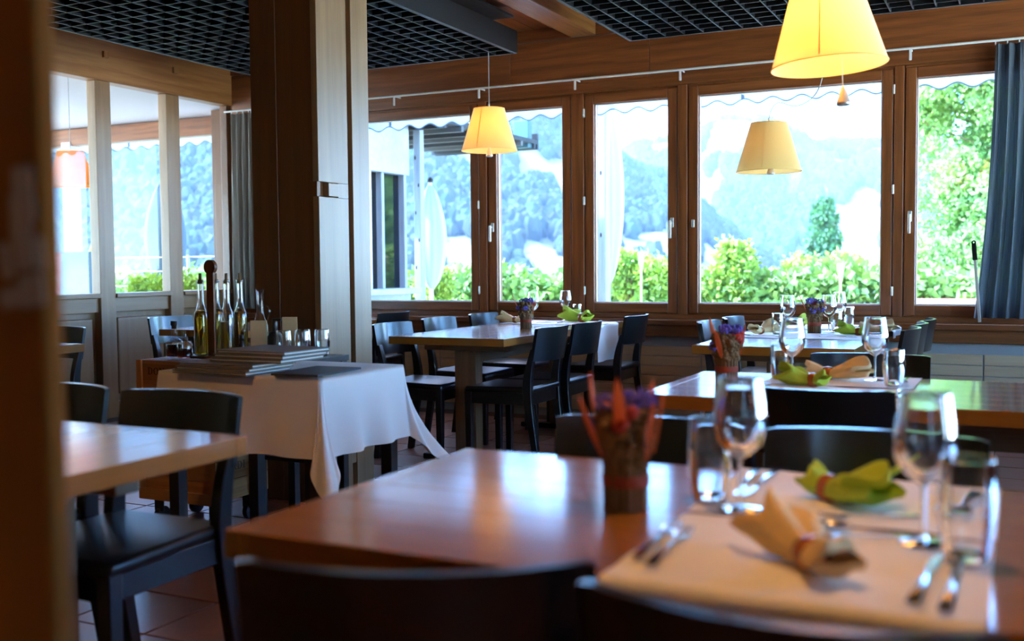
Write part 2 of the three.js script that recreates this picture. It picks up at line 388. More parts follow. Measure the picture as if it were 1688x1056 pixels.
// left wall: glazed timber partition to the veranda
const leftWall = structure('wall_left');
{
  const x0 = LEFT - 0.07, x1 = LEFT, posts = [-2.2, -3.15, -4.1, -5.02, -5.86, -6.59];
  part('top_beam', span(x0 - 0.02, 2.58, BACK - 0.18, x1 + 0.03, CEIL + 0.02, FRONT, { r: 0.006, grain: 2 }), M.beam, leftWall);
  for (const z of posts) {
    part('post', span(x0, 0, z - 0.075, x1 + 0.02, 2.58, z + 0.075, { r: 0.006, grain: 1 }), M.partition, leftWall);
    part('peg', bx(0.03, 0.05, 0.05, { r: 0.004, at: [x1 + 0.035, 2.78, z - 0.02] }), M.beam, leftWall);
  }
  part('post', span(x0, 0, BACK - 0.18, x1 + 0.004, 2.58, BACK + 0.045, { r: 0.005, grain: 1 }), M.oakDarkShade, leftWall);
  const edges = [...posts.map((z) => [z - 0.075, z + 0.075])];
  const bays = [[-2.275, -3.075], [-3.225, -4.025], [-4.175, -4.945], [-5.095, -5.785], [-5.935, -6.515], [-6.665, BACK + 0.045]];
  for (const [a, b] of bays) {
    const lo = b, hi = a;
    part('sill_rail', span(x0 - 0.01, 0.93, lo, x1 + 0.035, 0.965, hi, { r: 0.005, grain: 2 }), M.partition, leftWall);
    part('mid_rail', span(x0 + 0.005, 0.82, lo, x1 - 0.004, 0.93, hi, { r: 0.003, grain: 2 }), M.partition, leftWall);
    const p = part('raised_panel', merge([span(x0 + 0.01, 0.12, lo, x1 - 0.05, 0.82, hi, { r: 0 }), span(x1 - 0.052, 0.17, lo + 0.045, x1 - 0.018, 0.775, hi - 0.045, { r: 0.016 })]), M.partition, leftWall);
    part('base_rail', span(x0 + 0.02, 0, lo, x1 - 0.002, 0.12, hi, { r: 0.003, grain: 2 }), M.partition, leftWall);
    if (hi > -4.2) part('upper_panel', span(LEFT - 0.06, 0.955, lo - 0.004, LEFT - 0.04, 2.59, hi + 0.004, { r: 0 }), M.partition, leftWall);  // unseen bays made solid to keep their bright reflection off the windows
    else part('pane', span(LEFT - 0.045, 0.955, lo - 0.004, LEFT - 0.04, 2.59, hi + 0.004, { r: 0 }), M.pane, leftWall);
  }
  part('wall_end', span(x0, 0, -2.125, x1, 2.58, FRONT, { r: 0 }), M.partition, leftWall);
}

// the square wooden column
{
  const c = structure('column');
  const x0 = -3.42, x1 = -3.02, z0 = -4.535, z1 = -4.1;
  part('core', span(x0 + 0.025, 0, z0 + 0.02, x1 - 0.03, 2.95, z1 - 0.025, { r: 0.002, grain: 1 }), M.oakDarkShade, c);
  part('face_board', span(x0, 0, z1 - 0.03, x0 + 0.155, 2.95, z1, { r: 0.003, grain: 1 }), M.oakDarkShade, c);  // front boards darker than the side stiles: shade put into the colour
  part('face_board', span(x0 + 0.158, 0, z1 - 0.03, x1 - 0.012, 2.95, z1 - 0.002, { r: 0.003, grain: 1 }), M.oakDarkShade, c);
  part('stile', span(x1 - 0.035, 1.56, z1 - 0.245, x1, 2.95, z1, { r: 0.003, grain: 1 }), M.oak, c);
  part('stile', span(x1 - 0.035, 0, z1 - 0.245, x1, 1.49, z1, { r: 0.003, grain: 1 }), M.oak, c);
  part('stile', span(x1 - 0.035, 1.49, z1 - 0.245, x1 - 0.001, 1.56, z1 - 0.16, { r: 0, grain: 1 }), M.oak, c);
  part('tenon', span(x1 - 0.03, 1.493, z1 - 0.155, x1 + 0.004, 1.558, z1 - 0.075, { r: 0.003 }), M.oak, c);
  part('stile', span(x1 - 0.035, 0, z0, x1, 2.95, z1 - 0.285, { r: 0.003, grain: 1 }), M.oak, c);
  part('cross_rail', span(x1 - 0.034, 0.16, z1 - 0.285, x1 - 0.006, 0.24, z1 - 0.245, { r: 0.003, grain: 2 }), M.oak, c);
  part('back_board', span(x0, 0, z0 - 0.002, x1 - 0.035, 2.95, z0 + 0.02, { r: 0.003, grain: 1 }), M.oakDarkShade, c);
}
// door post right beside the camera; the cards on it stand in for reflections
{
  const c = structure('trim_1');
  part('jamb', span(-1.3, 0, -0.655, -0.757, 2.6, -0.63, { r: 0.008, grain: 1 }), M.postWood, c);
  part('jamb_edge', span(-1.3, 0, -0.672, -0.782, 2.6, -0.656, { r: 0.004, grain: 1 }), M.postWood, c);
}

// ================================================================ OUTSIDE
M.render = std({ map: noiseMap(61, '#b9c1c6', '#a5aeb5', 8, 1.5), roughness: 0.95 });
M.greyTimber = std({ map: woodMap(62, '#aeb4b8', '#8a9298', 0.8), roughness: 0.85 });
M.darkTimber = std({ color: 0x2b2a2b, roughness: 0.8 });
M.batten = std({ color: 0x55534f, roughness: 0.8 });
M.cover = phys({ color: 0xb9c6c6, roughness: 0.85, transmission: 0.25, thickness: 0, side: THREE.DoubleSide });
M.paving = std({ map: noiseMap(63, '#b9b4aa', '#9d978c', 10, 1), roughness: 0.95 });
M.slateBox = std({ color: 0x35545c, roughness: 0.6 });
M.darkGlass = phys({ color: 0x10161c, roughness: 0.05 });
M.soil = std({ color: 0x4b3a28, roughness: 1 });
M.meadow = std({ vertexColors: true, roughness: 1 });
const leafMat = (c) => phys({ color: c, roughness: 0.8, transmission: 0.35, thickness: 0, side: THREE.DoubleSide });

shell('terrace', span(-16, -0.3, -13.2, 8, -0.06, BACK - 0.2, { r: 0 }), M.paving);
// awning over the windows with a scalloped valance
{
  const t = thing('awning', 'pale fabric awning with a scalloped dark-edged valance outside the windows', 'awning');
  const z0 = BACK - 0.25, z1 = -9.0, y0 = 2.95, y1 = 2.74, x0 = -13.2, x1 = 3, step = 0.24, n = Math.round((x1 - x0) / step);
  part('canopy', sheet((u, v) => [x0 + (x1 - x0) * u, y0 + (y1 - y0) * v - 0.03 * Math.sin(v * Math.PI), z0 + (z1 - z0) * v], 60, 10), M.awning, t);
  const edge = (x) => 2.545 + 0.022 * Math.cos(((x - x0) / step) * Math.PI * 2);
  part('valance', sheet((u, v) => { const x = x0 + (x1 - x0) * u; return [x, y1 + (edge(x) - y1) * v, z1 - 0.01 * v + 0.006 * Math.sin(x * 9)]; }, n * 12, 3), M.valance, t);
  part('edging', sheet((u, v) => { const x = x0 + (x1 - x0) * u; return [x, edge(x) - 0.013 * v, z1 - 0.008 + 0.006 * Math.sin(x * 9)]; }, n * 12, 1), M.awningTrim, t);
  for (let x = x0 + 0.3; x < x1; x += 1.19) part('seam', span(x, edge(x), z1 - 0.016, x + 0.03, y1, z1 - 0.012, { r: 0 }), M.awningTrim, t);
  part('front_bar', bar([x0, y1, z1], [x1, y1, z1], 0.025), M.whiteMetal, t);
}
// the veranda wing on the left: ceiling, fascia, wall with dark windows, eaves
{
  const w = structure('wall_veranda');
  part('render', span(-6.2, -0.3, -9.78, -6.0, 0.9, BACK - 0.2, { r: 0 }), M.render, w);
  part('render', span(-6.2, 2.14, -9.78, -6.0, 2.75, BACK - 0.2, { r: 0 }), M.render, w);
  part('render', span(-6.2, 0.9, -8.5, -6.0, 2.14, BACK - 0.2, { r: 0 }), M.render, w);
  part('window_ledge', span(-6.2, 0.86, -9.8, -5.86, 0.92, -8.5, { r: 0.01 }), M.render, w);
  part('dark_pane', span(-6.12, 0.92, -9.76, -6.1, 2.14, -8.5, { r: 0 }), M.darkGlass, w);
  for (const z of [-8.52, -9.06, -9.3, -9.74]) part('window_bar', span(-6.14, 0.92, z - 0.025, -6.03, 2.14, z + 0.025, { r: 0.004 }), z > -9.1 ? M.whiteMetal : M.greyTimber, w);
  const vc = structure('ceiling_veranda'), vf = structure('floor_veranda'), vs = structure('wall_veranda_back'), ve = structure('wall_veranda_front');
  part('ceiling_panel', span(-13.5, 2.76, -8.7, LEFT - 0.16, 2.9, 1, { r: 0 }), M.ceilingWhite, vc);
  part('fascia_beam', span(-13.5, 2.56, -8.72, -6.2, 2.75, -8.6, { r: 0.006 }), M.larch, vc);
  part('end_panel', span(-7.42, 0, -8.35, -6.2, 2.75, -8.28, { r: 0.003, grain: 1 }), M.oakDarkShade, ve);
  for (const [a, b] of [[-7.38, -6.98], [-6.94, -6.52]]) part('end_board', span(a, 0.1, -8.28, b, 2.0, -8.265, { r: 0.006, grain: 1 }), M.oakDarkShade, ve);
  part('deck', span(-13.5, -0.16, -8.7, LEFT - 0.16, 0, 1, { r: 0 }), M.paving, vf);
  part('back_screen', span(-13.7, 0, -4.5, -13.5, 2.8, 1, { r: 0 }), M.render, vs);
  for (const x of [-10.6, -9.85]) part('pillar', span(x - 0.07, 0, -8.72, x + 0.07, 2.6, -8.58, { r: 0.006, grain: 1 }), M.white, vc);
  const e = structure('eaves', [-6.3, 2.62, -10.7]);
  part('soffit', bx(1.5, 0.05, 2.9, { r: 0, at: [0, 0.09, 0] }), M.darkTimber, e);
  for (let k = 0; k < 8; k++) part('batten', bx(1.5, 0.06, 0.05, { r: 0.002, at: [0, 0.035, -1.38 + k * 0.38] }), k % 2 ? M.batten : M.darkTimber, e);
  part('verge_board', bx(1.5, 0.2, 0.04, { r: 0.003, at: [0, 0.1, -1.47] }), M.darkTimber, e);
  part('gutter_end', bx(0.2, 0.34, 0.12, { r: 0.01, at: [0.62, 0.18, -1.3] }), M.slateBox, e);
}
// timber posts with closed parasols in pale covers
function terracePost(x, z, label, hw = 0.07) {
  const t = thing('timber_post', label, 'post', [x, -0.06, z]);
  part('shaft', span(-hw, 0, -hw, hw, 2.86, hw, { r: 0.012, grain: 1 }), M.greyTimber, t);
  for (let k = 0; k < 5; k++) part('knot', new THREE.SphereGeometry(0.018, 8, 6).scale(0.6, 1.3, 0.25).translate((k % 2 ? 1 : -1) * 0.02, 1.2 + k * 0.3, hw - 0.001), M.darkTimber, t);
}
function closedParasol(x, z, y0, y1, r, material, label, cap) {
  const t = thing('closed_parasol', label, 'parasol', [x, -0.06, z], 0);
  const prof = []; for (let i = 0; i <= 20; i++) { const s = i / 20; prof.push([0.03 + r * Math.pow(Math.sin(Math.PI * Math.pow(s, 0.9)), 0.75), y0 + (y1 - y0) * s]); }
  const g = lathe(prof, 36), p = g.attributes.position;
  for (let i = 0; i < p.count; i++) { const a = Math.atan2(p.getZ(i), p.getX(i)), k = 1 + 0.06 * Math.sin(a * 8); p.setX(i, p.getX(i) * k); p.setZ(i, p.getZ(i) * k); }
  g.computeVertexNormals();
  part('cover', g, material, t);
  part('pole', bar([0, 0, 0], [0, y1 + 0.05, 0], 0.025), M.whiteMetal, t);
  part('base', new THREE.CylinderGeometry(0.25, 0.28, 0.08, 24).translate(0, 0.04, 0), M.greyTimber, t);
  part('finial', new THREE.SphereGeometry(0.035, 12, 10).translate(0, y1 + 0.06, 0), M.darkTimber, t);
  if (cap) part('cap', lathe([[0.001, y1 + 0.01], [0.05, y1 - 0.03], [r * 0.8, y1 - 0.4], [r * 0.86, y1 - 0.41]], 24), cap, t, 'tan cap put in for a lamp reflection');  // optional cap, colours a lamp reflection onto the parasol top
}
terracePost(-3.7, -9.6, 'weathered grey timber post outside the narrow window, left of a parasol');
terracePost(-5.98, -9.95, 'weathered grey timber post at the corner of the white veranda wall', 0.045);
closedParasol(-3.79, -9.98, 1.0, 2.95, 0.14, M.cover, 'closed parasol in a pale cover behind the timber post of the narrow window');
closedParasol(-6.22, -10.6, 0.95, 2.15, 0.15, M.cover, 'closed parasol in a pale cover beside the white veranda wall');
M.slate = std({ color: 0x5f7480, roughness: 0.85 });
M.lime = phys({ color: 0xb6d02a, roughness: 0.8, transmission: 0.3, thickness: 0 });
M.redPlastic = std({ color: 0xc0392b, roughness: 0.5 });
closedParasol(-9.02, -9.25, 0.95, 2.25, 0.2, M.slate, 'closed slate parasol with a tan cap added for a lamp reflection, seen through the wooden partition', M.tan);
closedParasol(-10.2, -9.3, 0.85, 1.55, 0.1, M.lime, 'small closed lime-green parasol seen through the wooden partition');
// veranda furniture glimpsed through the partition panes
function loungeChair(x, z, turn, m, label) {
  const t = thing('terrace_chair', label, 'chair', [x, 0, z], turn);
  part('seat', bx(0.5, 0.04, 0.46, { r: 0.015, at: [0, 0.43, 0] }), m, t);
  part('backrest', bx(0.5, 0.62, 0.03, { r: 0.012, at: [0, 1.03, -0.27], rot: [-0.1, 0, 0] }), m, t);
  for (const sx of [-0.22, 0.22]) for (const sz of [-0.2, 0.2]) part('leg', bar([sx, 0, sz], [sx * 0.95, 0.43, sz * 0.95], 0.014), M.whiteMetal, t);
  for (const sx of [-0.25, 0.25]) part('armrest', rod([[sx, 0.43, 0.2], [sx, 0.64, 0.18], [sx, 0.66, -0.22]], 0.014), M.whiteMetal, t);
}
loungeChair(-8.75, -7.6, 0.3, M.slate, 'grey terrace chair with a tall back behind the middle partition pane');
loungeChair(-9.35, -8.0, 0.5, M.redPlastic, 'red terrace chair half hidden behind a partition post');
{
  const t = thing('railing', 'thin metal railing along the veranda edge seen through the partition', 'railing', [0, 0, -8.95]);
  for (const y of [0.55, 0.95, 1.12, 1.28]) part('wire', bar([-13, y, 0], [-6.6, y, 0], 0.009), M.satin, t);
  for (const x of [-12.4, -11.4, -10.2, -8.4, -7.4]) part('baluster', bar([x, 0, 0], [x, 1.3, 0], 0.016), M.satin, t);
}
// leaves: one flat clump of leaf blades used for all foliage near by
function clump(blades, size, seed) {
  const r = rng(seed), list = [];
  for (let i = 0; i < blades; i++) {
    const g = new THREE.BufferGeometry(), l = size * (0.7 + 0.6 * r()), w = l * 0.36;
    g.setAttribute('position', new THREE.Float32BufferAttribute([0, 0, 0, w, l * 0.45, 0.1 * l, 0, l, 0, -w, l * 0.45, 0.1 * l], 3));
    g.setAttribute('uv', new THREE.Float32BufferAttribute([0, 0, 1, 0, 1, 1, 0, 1], 2));
    g.setIndex([0, 1, 2, 0, 2, 3]);
    g.computeVertexNormals();
    g.rotateX((r() - 0.5) * 2.4).rotateY(r() * 6.3).rotateZ((r() - 0.5) * 2.4).translate((r() - 0.5) * size * 2.2, (r() - 0.5) * size * 2.2, (r() - 0.5) * size * 2.2);
    list.push(plain(g));
  }
  return mergeGeometries(list);
}
function foliage(name, geometry, material, count, place, parent, seed, tint = 0.25) {
  const r = rng(seed), m = lit(new THREE.InstancedMesh(geometry, material, count)), q = new THREE.Quaternion(), c = new THREE.Color();
  for (let i = 0; i < count; i++) {
    const [x, y, z, s] = place(r);
    q.setFromEuler(new THREE.Euler(r() * 6.3, r() * 6.3, r() * 6.3));
    m.setMatrixAt(i, new THREE.Matrix4().compose(V(x, y, z), q, V(s, s, s)));
    const k = 1 - tint + 2 * tint * r();
    m.setColorAt(i, c.setRGB(k * (0.92 + 0.3 * r()), k, k * (0.8 + 0.3 * r())));
  }
  m.name = name;
  m.userData.kind = 'stuff';
  parent.add(m);
  return m;
}
const small = clump(7, 0.05, 3), medium = clump(7, 0.1, 4);
function inBall(r, rx, ry, rz, hollow = 0.5) {
  for (;;) { const x = r() * 2 - 1, y = r() * 2 - 1, z = r() * 2 - 1, d = x * x + y * y + z * z; if (d < 1 && d > hollow * r()) return [x * rx, y * ry, z * rz]; }
}
M.leafBright = leafMat(0x9dbb3c); M.leafMid = leafMat(0x7c9f40); M.leafBirch = leafMat(0x92b45c); M.leafSpruce = leafMat(0x3c6a34);
{
  const h = thing('hedge', 'clipped leafy hedge along the terrace edge below the windows', 'hedge', [0, -0.06, -14.2]);
  foliage('leaves', medium, M.leafMid, 9000, (r) => { const x = -17 + 19 * r(); return [x, 0.05 + Math.pow(r(), 0.6) * (1.0 + 0.06 * Math.sin(x * 2.3) + 0.04 * Math.sin(x * 5.1)), (r() - 0.5) * 1.0, 0.8 + 0.6 * r()]; }, h, 21);
  part('stems', merge(Array.from({ length: 60 }, (_, i) => bar([-9 + i * 0.2, 0, 0], [-8.95 + i * 0.2, 0.8, 0.1 * Math.sin(i * 5)], 0.02, 5))), M.bark, h).userData.kind = 'stuff';
}
function bush(x, z, y0, rx, ry, mat, n, seed, label) {
  const t = thing('bush', label, 'bush', [x, -0.06, z]);
  const r0 = rng(seed + 500), lobes = Array.from({ length: 11 }, () => [(r0() - 0.5) * 1.5 * rx, (r0() * 1.3 - 0.35) * ry, (r0() - 0.5) * rx, 0.34 + 0.3 * r0()]);
  foliage('leaves', small, mat, n, (r) => { const l = lobes[Math.floor(r() * lobes.length)], b = inBall(r, rx * l[3], ry * l[3] * 1.3, rx * l[3]); return [l[0] + b[0], y0 + l[1] + b[1], l[2] + b[2], 0.9 + 0.8 * r()]; }, t, seed);
  part('stems', merge(Array.from({ length: 9 }, (_, i) => bar([0.05 * Math.sin(i * 2), 0, 0.05 * Math.cos(i * 2)], [rx * 0.6 * Math.sin(i * 2), y0 + ry * 0.5, rx * 0.6 * Math.cos(i * 2)], 0.012, 5))), M.bark, t);
}
bush(-4.62, -13.3, 0.8, 0.38, 0.42, M.leafBright, 2600, 31, 'bright yellow-green bush standing right of the parasol, behind a garden torch');
bush(-3.5, -13.9, 0.95, 0.28, 0.34, M.leafBright, 2200, 32, 'round bright green bush in the wide window, left of the spruce');
bush(-2.35, -14.9, 0.9, 0.62, 0.34, M.leafBright, 2600, 33, 'low spreading bush below the spruce in the wide window');
bush(-7.5, -12.8, 0.8, 0.22, 0.25, M.leafBright, 900, 34, 'small bright shrub beneath the parasol beside the veranda wall');
// spruce
{
  const t = thing('spruce_tree', 'dark green pointed spruce in the middle of the wide window', 'tree', [-7.7, -6, -46.5]);
  foliage('needles', clump(9, 0.22, 8), M.leafSpruce, 5200, (r) => { const s = Math.pow(r(), 0.7), y = 9.75 - s * 7.5, k = (0.12 + s * 2.1) * (0.75 + 0.25 * Math.sin(y * 7)), a = r() * 6.3, d = k * Math.sqrt(0.25 + 0.75 * r()); return [Math.cos(a) * d, y - d * 0.25, Math.sin(a) * d, 0.7 + 0.7 * r()]; }, t, 41);
  part('trunk', new THREE.CylinderGeometry(0.03, 0.3, 9.6, 10).translate(0, 4.8, 0), M.bark, t);
}
// birch
{
  const t = thing('birch_tree', 'tall leafy birch filling the narrow window beside the dark curtain', 'tree', [-0.1, -1.5, -18.2]);
  const r0 = rng(77), lobes = Array.from({ length: 120 }, () => [(r0() - 0.5) * 2.9, 0.9 + r0() * 7.7, (r0() - 0.5) * 2.6, 0.32 + 0.36 * r0()]);
  foliage('leaves', small, M.leafBirch, 52000, (r) => { const l = lobes[Math.floor(r() * lobes.length)], b = inBall(r, l[3], l[3] * 1.5, l[3], 0.3); return [l[0] + b[0], l[1] + b[1], l[2] + b[2], 0.9 + 0.9 * r()]; }, t, 51, 0.35);
  const trunk = part('trunk', rod([[0, 0, 0], [0.1, 3, 0], [-0.05, 6, 0.1], [0, 9, 0]], 0.11, 20, 8), M.render, t);
  part('branches', merge(lobes.map((l) => bar([0, Math.max(0.3, l[1] - 0.7), 0], [l[0], l[1], l[2]], 0.015, 5))), M.bark, t);
}
// garden torches
for (const [x, z, h, label] of [[-4.22, -12.3, 1.36, 'bamboo garden torch in front of the bush right of the parasol'], [-1.95, -13.0, 1.2, 'bamboo garden torch right of the spruce in the wide window']]) {
  const t = thing('garden_torch', label, 'torch', [x, -0.06, z]);
  part('pole', bar([0, 0, 0], [0, h - 0.2, 0], 0.014), M.tan, t);
  part('burner', lathe([[0.012, h - 0.24], [0.045, h - 0.03], [0.04, h], [0.001, h]], 16), M.tan, t);
}
{
  const t = thing('terrace_table', 'low red-topped terrace table below the birch, just above the sill', 'table', [-0.62, -0.06, -9.85], 0.1);
  part('table_top', bx(0.62, 0.05, 0.5, { r: 0.008, at: [0, 0.86, 0] }), M.redPlastic, t);
  part('edge_band', merge([bx(0.02, 0.06, 0.52, { r: 0.004, at: [0.32, 0.855, 0] }), bx(0.64, 0.06, 0.02, { r: 0.004, at: [0, 0.855, 0.26] })]), M.white, t);
  for (const sx of [-0.26, 0.26]) for (const sz of [-0.2, 0.2]) part('leg', bar([sx, 0, sz], [sx, 0.84, sz], 0.02), M.whiteMetal, t);
}
// planter box on the veranda
{
  const t = thing('planter_box', 'dark planter box with leafy plants behind the middle partition pane', 'planter', [-8.3, 0, -8.5], 0);
  part('box', bx(0.9, 0.5, 0.3, { r: 0.01, at: [0, 0.62, 0] }), M.slate, t);
  for (const x of [-0.35, 0.35]) part('foot', bx(0.06, 0.38, 0.25, { r: 0.004, at: [x, 0.19, 0] }), M.whiteMetal, t);
  foliage('leaves', small, M.leafBright, 260, (r) => [(r() - 0.5) * 0.85, 0.88 + r() * 0.16, (r() - 0.5) * 0.26, 0.8 + 0.5 * r()], t, 61);
  const u = thing('planter_box', 'low planter box with leafy plants behind the pane beside the door post', 'planter', [-10.2, 0, -8.35], 0);
  part('box', bx(0.9, 0.5, 0.3, { r: 0.01, at: [0, 0.62, 0] }), M.slate, u);
  for (const x of [-0.35, 0.35]) part('foot', bx(0.06, 0.38, 0.25, { r: 0.004, at: [x, 0.19, 0] }), M.whiteMetal, u);
  foliage('leaves', small, M.leafBright, 260, (r) => [(r() - 0.5) * 0.85, 0.88 + r() * 0.14, (r() - 0.5) * 0.26, 0.8 + 0.5 * r()], u, 62);
}
// door closer on the end panel
{
  const t = thing('door_closer', 'metal door closer arm at the top of the wooden end panel behind the glass', 'door closer', [-6.75, 2.2, -8.24]);
  part('body', bx(0.24, 0.05, 0.05, { r: 0.008 }), M.slate, t);
  part('arm', bar([-0.1, 0.03, 0.02], [-0.16, 0.26, 0.04], 0.012), M.satin, t);
}

// ---- mountains: two slopes built as height fields round the valley
const nA = lattice(201);
const N = (x, y) => nA(x + 1000, y + 1000, 4096, 4096);
const fbm = (x, y) => 0.5 * N(x, y) + 0.26 * N(x * 2.1, y * 2.1) + 0.15 * N(x * 4.3, y * 4.3) + 0.09 * N(x * 9, y * 9);
const curve = (pts) => (a) => { if (a <= pts[0][0]) return pts[0][1]; for (let i = 1; i < pts.length; i++) if (a <= pts[i][0]) { const [p, q] = [pts[i - 1], pts[i]], t = (a - p[0]) / (q[0] - p[0]), s = t * t * (3 - 2 * t); return p[1] + (q[1] - p[1]) * s; } return pts.at(-1)[1]; };
const nearRidge = curve([[-60, 9.5], [-34, 9.2], [-28, 8.6], [-25.3, 8.2], [-23.3, 7.0], [-21, 5.5], [-18, 4.4], [-16, 3.0], [-14.5, 1.7], [-13, 0.4], [-11, -0.8], [-8, -1.6], [20, -2.2]]);
const farRidge = curve([[-60, 6], [-24, 5.2], [-20, 5.7], [-19, 6.2], [-17.5, 6.4], [-16, 7.0], [-14.5, 7.6], [-12.5, 7.3], [-11, 6.8], [-10, 6.4], [-8, 6.0], [-6.7, 5.9], [-3, 5.4], [20, 4.5]]);
const rad = Math.PI / 180;
function hill(name, r0, r1, ridge, rough, meadowAt, seedScale, nr, na) {
  const pos = [], col = [], idx = [], forest = [], c = new THREE.Color(), A0 = -78, A1 = 14;
  const height = (a, s) => {
    const top = Math.tan(ridge(a) * rad) * r1 + 1.15, base = -r0 * 0.05 - 14, x = a * rad * (r0 + (r1 - r0) * s), y = s * (r1 - r0);
    const prof = s < 1 ? 0.25 * s + 0.75 * s * s * (3 - 2 * s) : 1 - (s - 1) * 0.6;
    return base + (top - base) * prof + rough * (fbm(x / (rough * 7), y / (rough * 7)) - 0.5) * Math.min(1, s * 2) * 1.6;
  };
  for (let j = 0; j <= nr; j++) for (let i = 0; i <= na; i++) {
    const a = A0 + (A1 - A0) * i / na, s = j / nr * 1.25, d = r0 + (r1 - r0) * s;
    pos.push(Math.sin(a * rad) * d, height(a, s), -Math.cos(a * rad) * d);
    const f = meadowAt(a, s), k = 0.85 + 0.3 * fbm(a * 3, s * 30);
    c.setRGB(0.2 * k, 0.19 * k, 0.1 * k).lerp(new THREE.Color(0.02, 0.035, 0.02), f > 0.5 ? 1 : 0);
    col.push(c.r, c.g, c.b);
  }
  for (let j = 0; j < nr; j++) for (let i = 0; i < na; i++) { const a = j * (na + 1) + i, b = a + na + 1; idx.push(a, a + 1, b, b, a + 1, b + 1); }
  const g = new THREE.BufferGeometry();
  g.setAttribute('position', new THREE.Float32BufferAttribute(pos, 3));
  g.setAttribute('color', new THREE.Float32BufferAttribute(col, 3));
  g.setIndex(idx);
  g.computeVertexNormals();
  const m = shell(name, g, M.meadow);
  return { m, height };
}
function woodland(name, label, h, r0, r1, a0, a1, count, size, where, seed) {
  const blob = new THREE.IcosahedronGeometry(1, 1), p = blob.attributes.position, rb = rng(9);
  const seen = new Map();
  for (let i = 0; i < p.count; i++) { const k = [p.getX(i), p.getY(i), p.getZ(i)].map((v) => v.toFixed(3)).join(); if (!seen.has(k)) seen.set(k, 0.75 + 0.5 * rb()); const f = seen.get(k); p.setXYZ(i, p.getX(i) * f, p.getY(i) * f * 1.25, p.getZ(i) * f); }
  blob.computeVertexNormals();
  const m = new THREE.InstancedMesh(blob, M.forest, count), r = rng(seed), c = new THREE.Color(), q = new THREE.Quaternion();
  let n = 0, tries = 0;
  while (n < count && tries++ < count * 12) {
    const a = a0 + (a1 - a0) * r(), s = Math.sqrt(r()) * 1.04;
    if (where(a, s) < 0.5) continue;
    const d = r0 + (r1 - r0) * s, k = size * (0.6 + 0.8 * r());
    q.setFromAxisAngle(V(0, 1, 0), r() * 6.3);
    m.setMatrixAt(n, new THREE.Matrix4().compose(V(Math.sin(a * rad) * d, h(a, s) + k * 0.8, -Math.cos(a * rad) * d), q, V(k, k * (1 + 0.5 * r()), k)));
    const t = 0.7 + 0.6 * r();
    m.setColorAt(n++, c.setRGB(t * (0.8 + 0.5 * r()), t, t * 0.8));
  }
  m.count = n;
  lit(m);
  m.name = numbered(name);
  m.userData = { kind: 'stuff', label, category: 'forest' };
  scene.add(m);
}
M.forest = std({ color: 0x323c2b, roughness: 1 });
const nearWood = (a, s) => { if (a < -38) return 1; const n = fbm(a * 0.42 + 3, s * 5.5); return s > 1.02 ? 1 : (n - 0.47) * 6 + 0.5 + (s - 0.45) * 0.5; };
const farWood = (a, s) => (fbm(a * 0.5 + 40, s * 6 + 9) - 0.57) * 6 + 0.5;
const nearHill = hill('near_hillside', 450, 1700, nearRidge, 30, nearWood, 1, 170, 260);
const farHill = hill('far_mountain', 1500, 4600, farRidge, 110, farWood, 1, 170, 260);
woodland('hillside_forest', 'dense broadleaf forest patches on the near hillside', nearHill.height, 450, 1700, -60, -8, 42000, 5.2, nearWood, 71);
woodland('mountain_forest', 'dark forest patches on the far mountain side', farHill.height, 1500, 4600, -32, 2, 26000, 11, farWood, 72);
{
  const g = sheet((u, v) => { const a = (-60 + 80 * u) * rad, d = 13 + 500 * v * v; return [Math.sin(a) * d, -0.3 - 38 * v - 2 * v * N(u * 20, v * 9), -Math.cos(a) * d]; }, 60, 30);
  g.setAttribute('color', new THREE.Float32BufferAttribute(Array.from({ length: g.attributes.position.count }, () => [0.16, 0.2, 0.06]).flat(), 3));
  shell('valley_meadow', g, M.meadow);
}
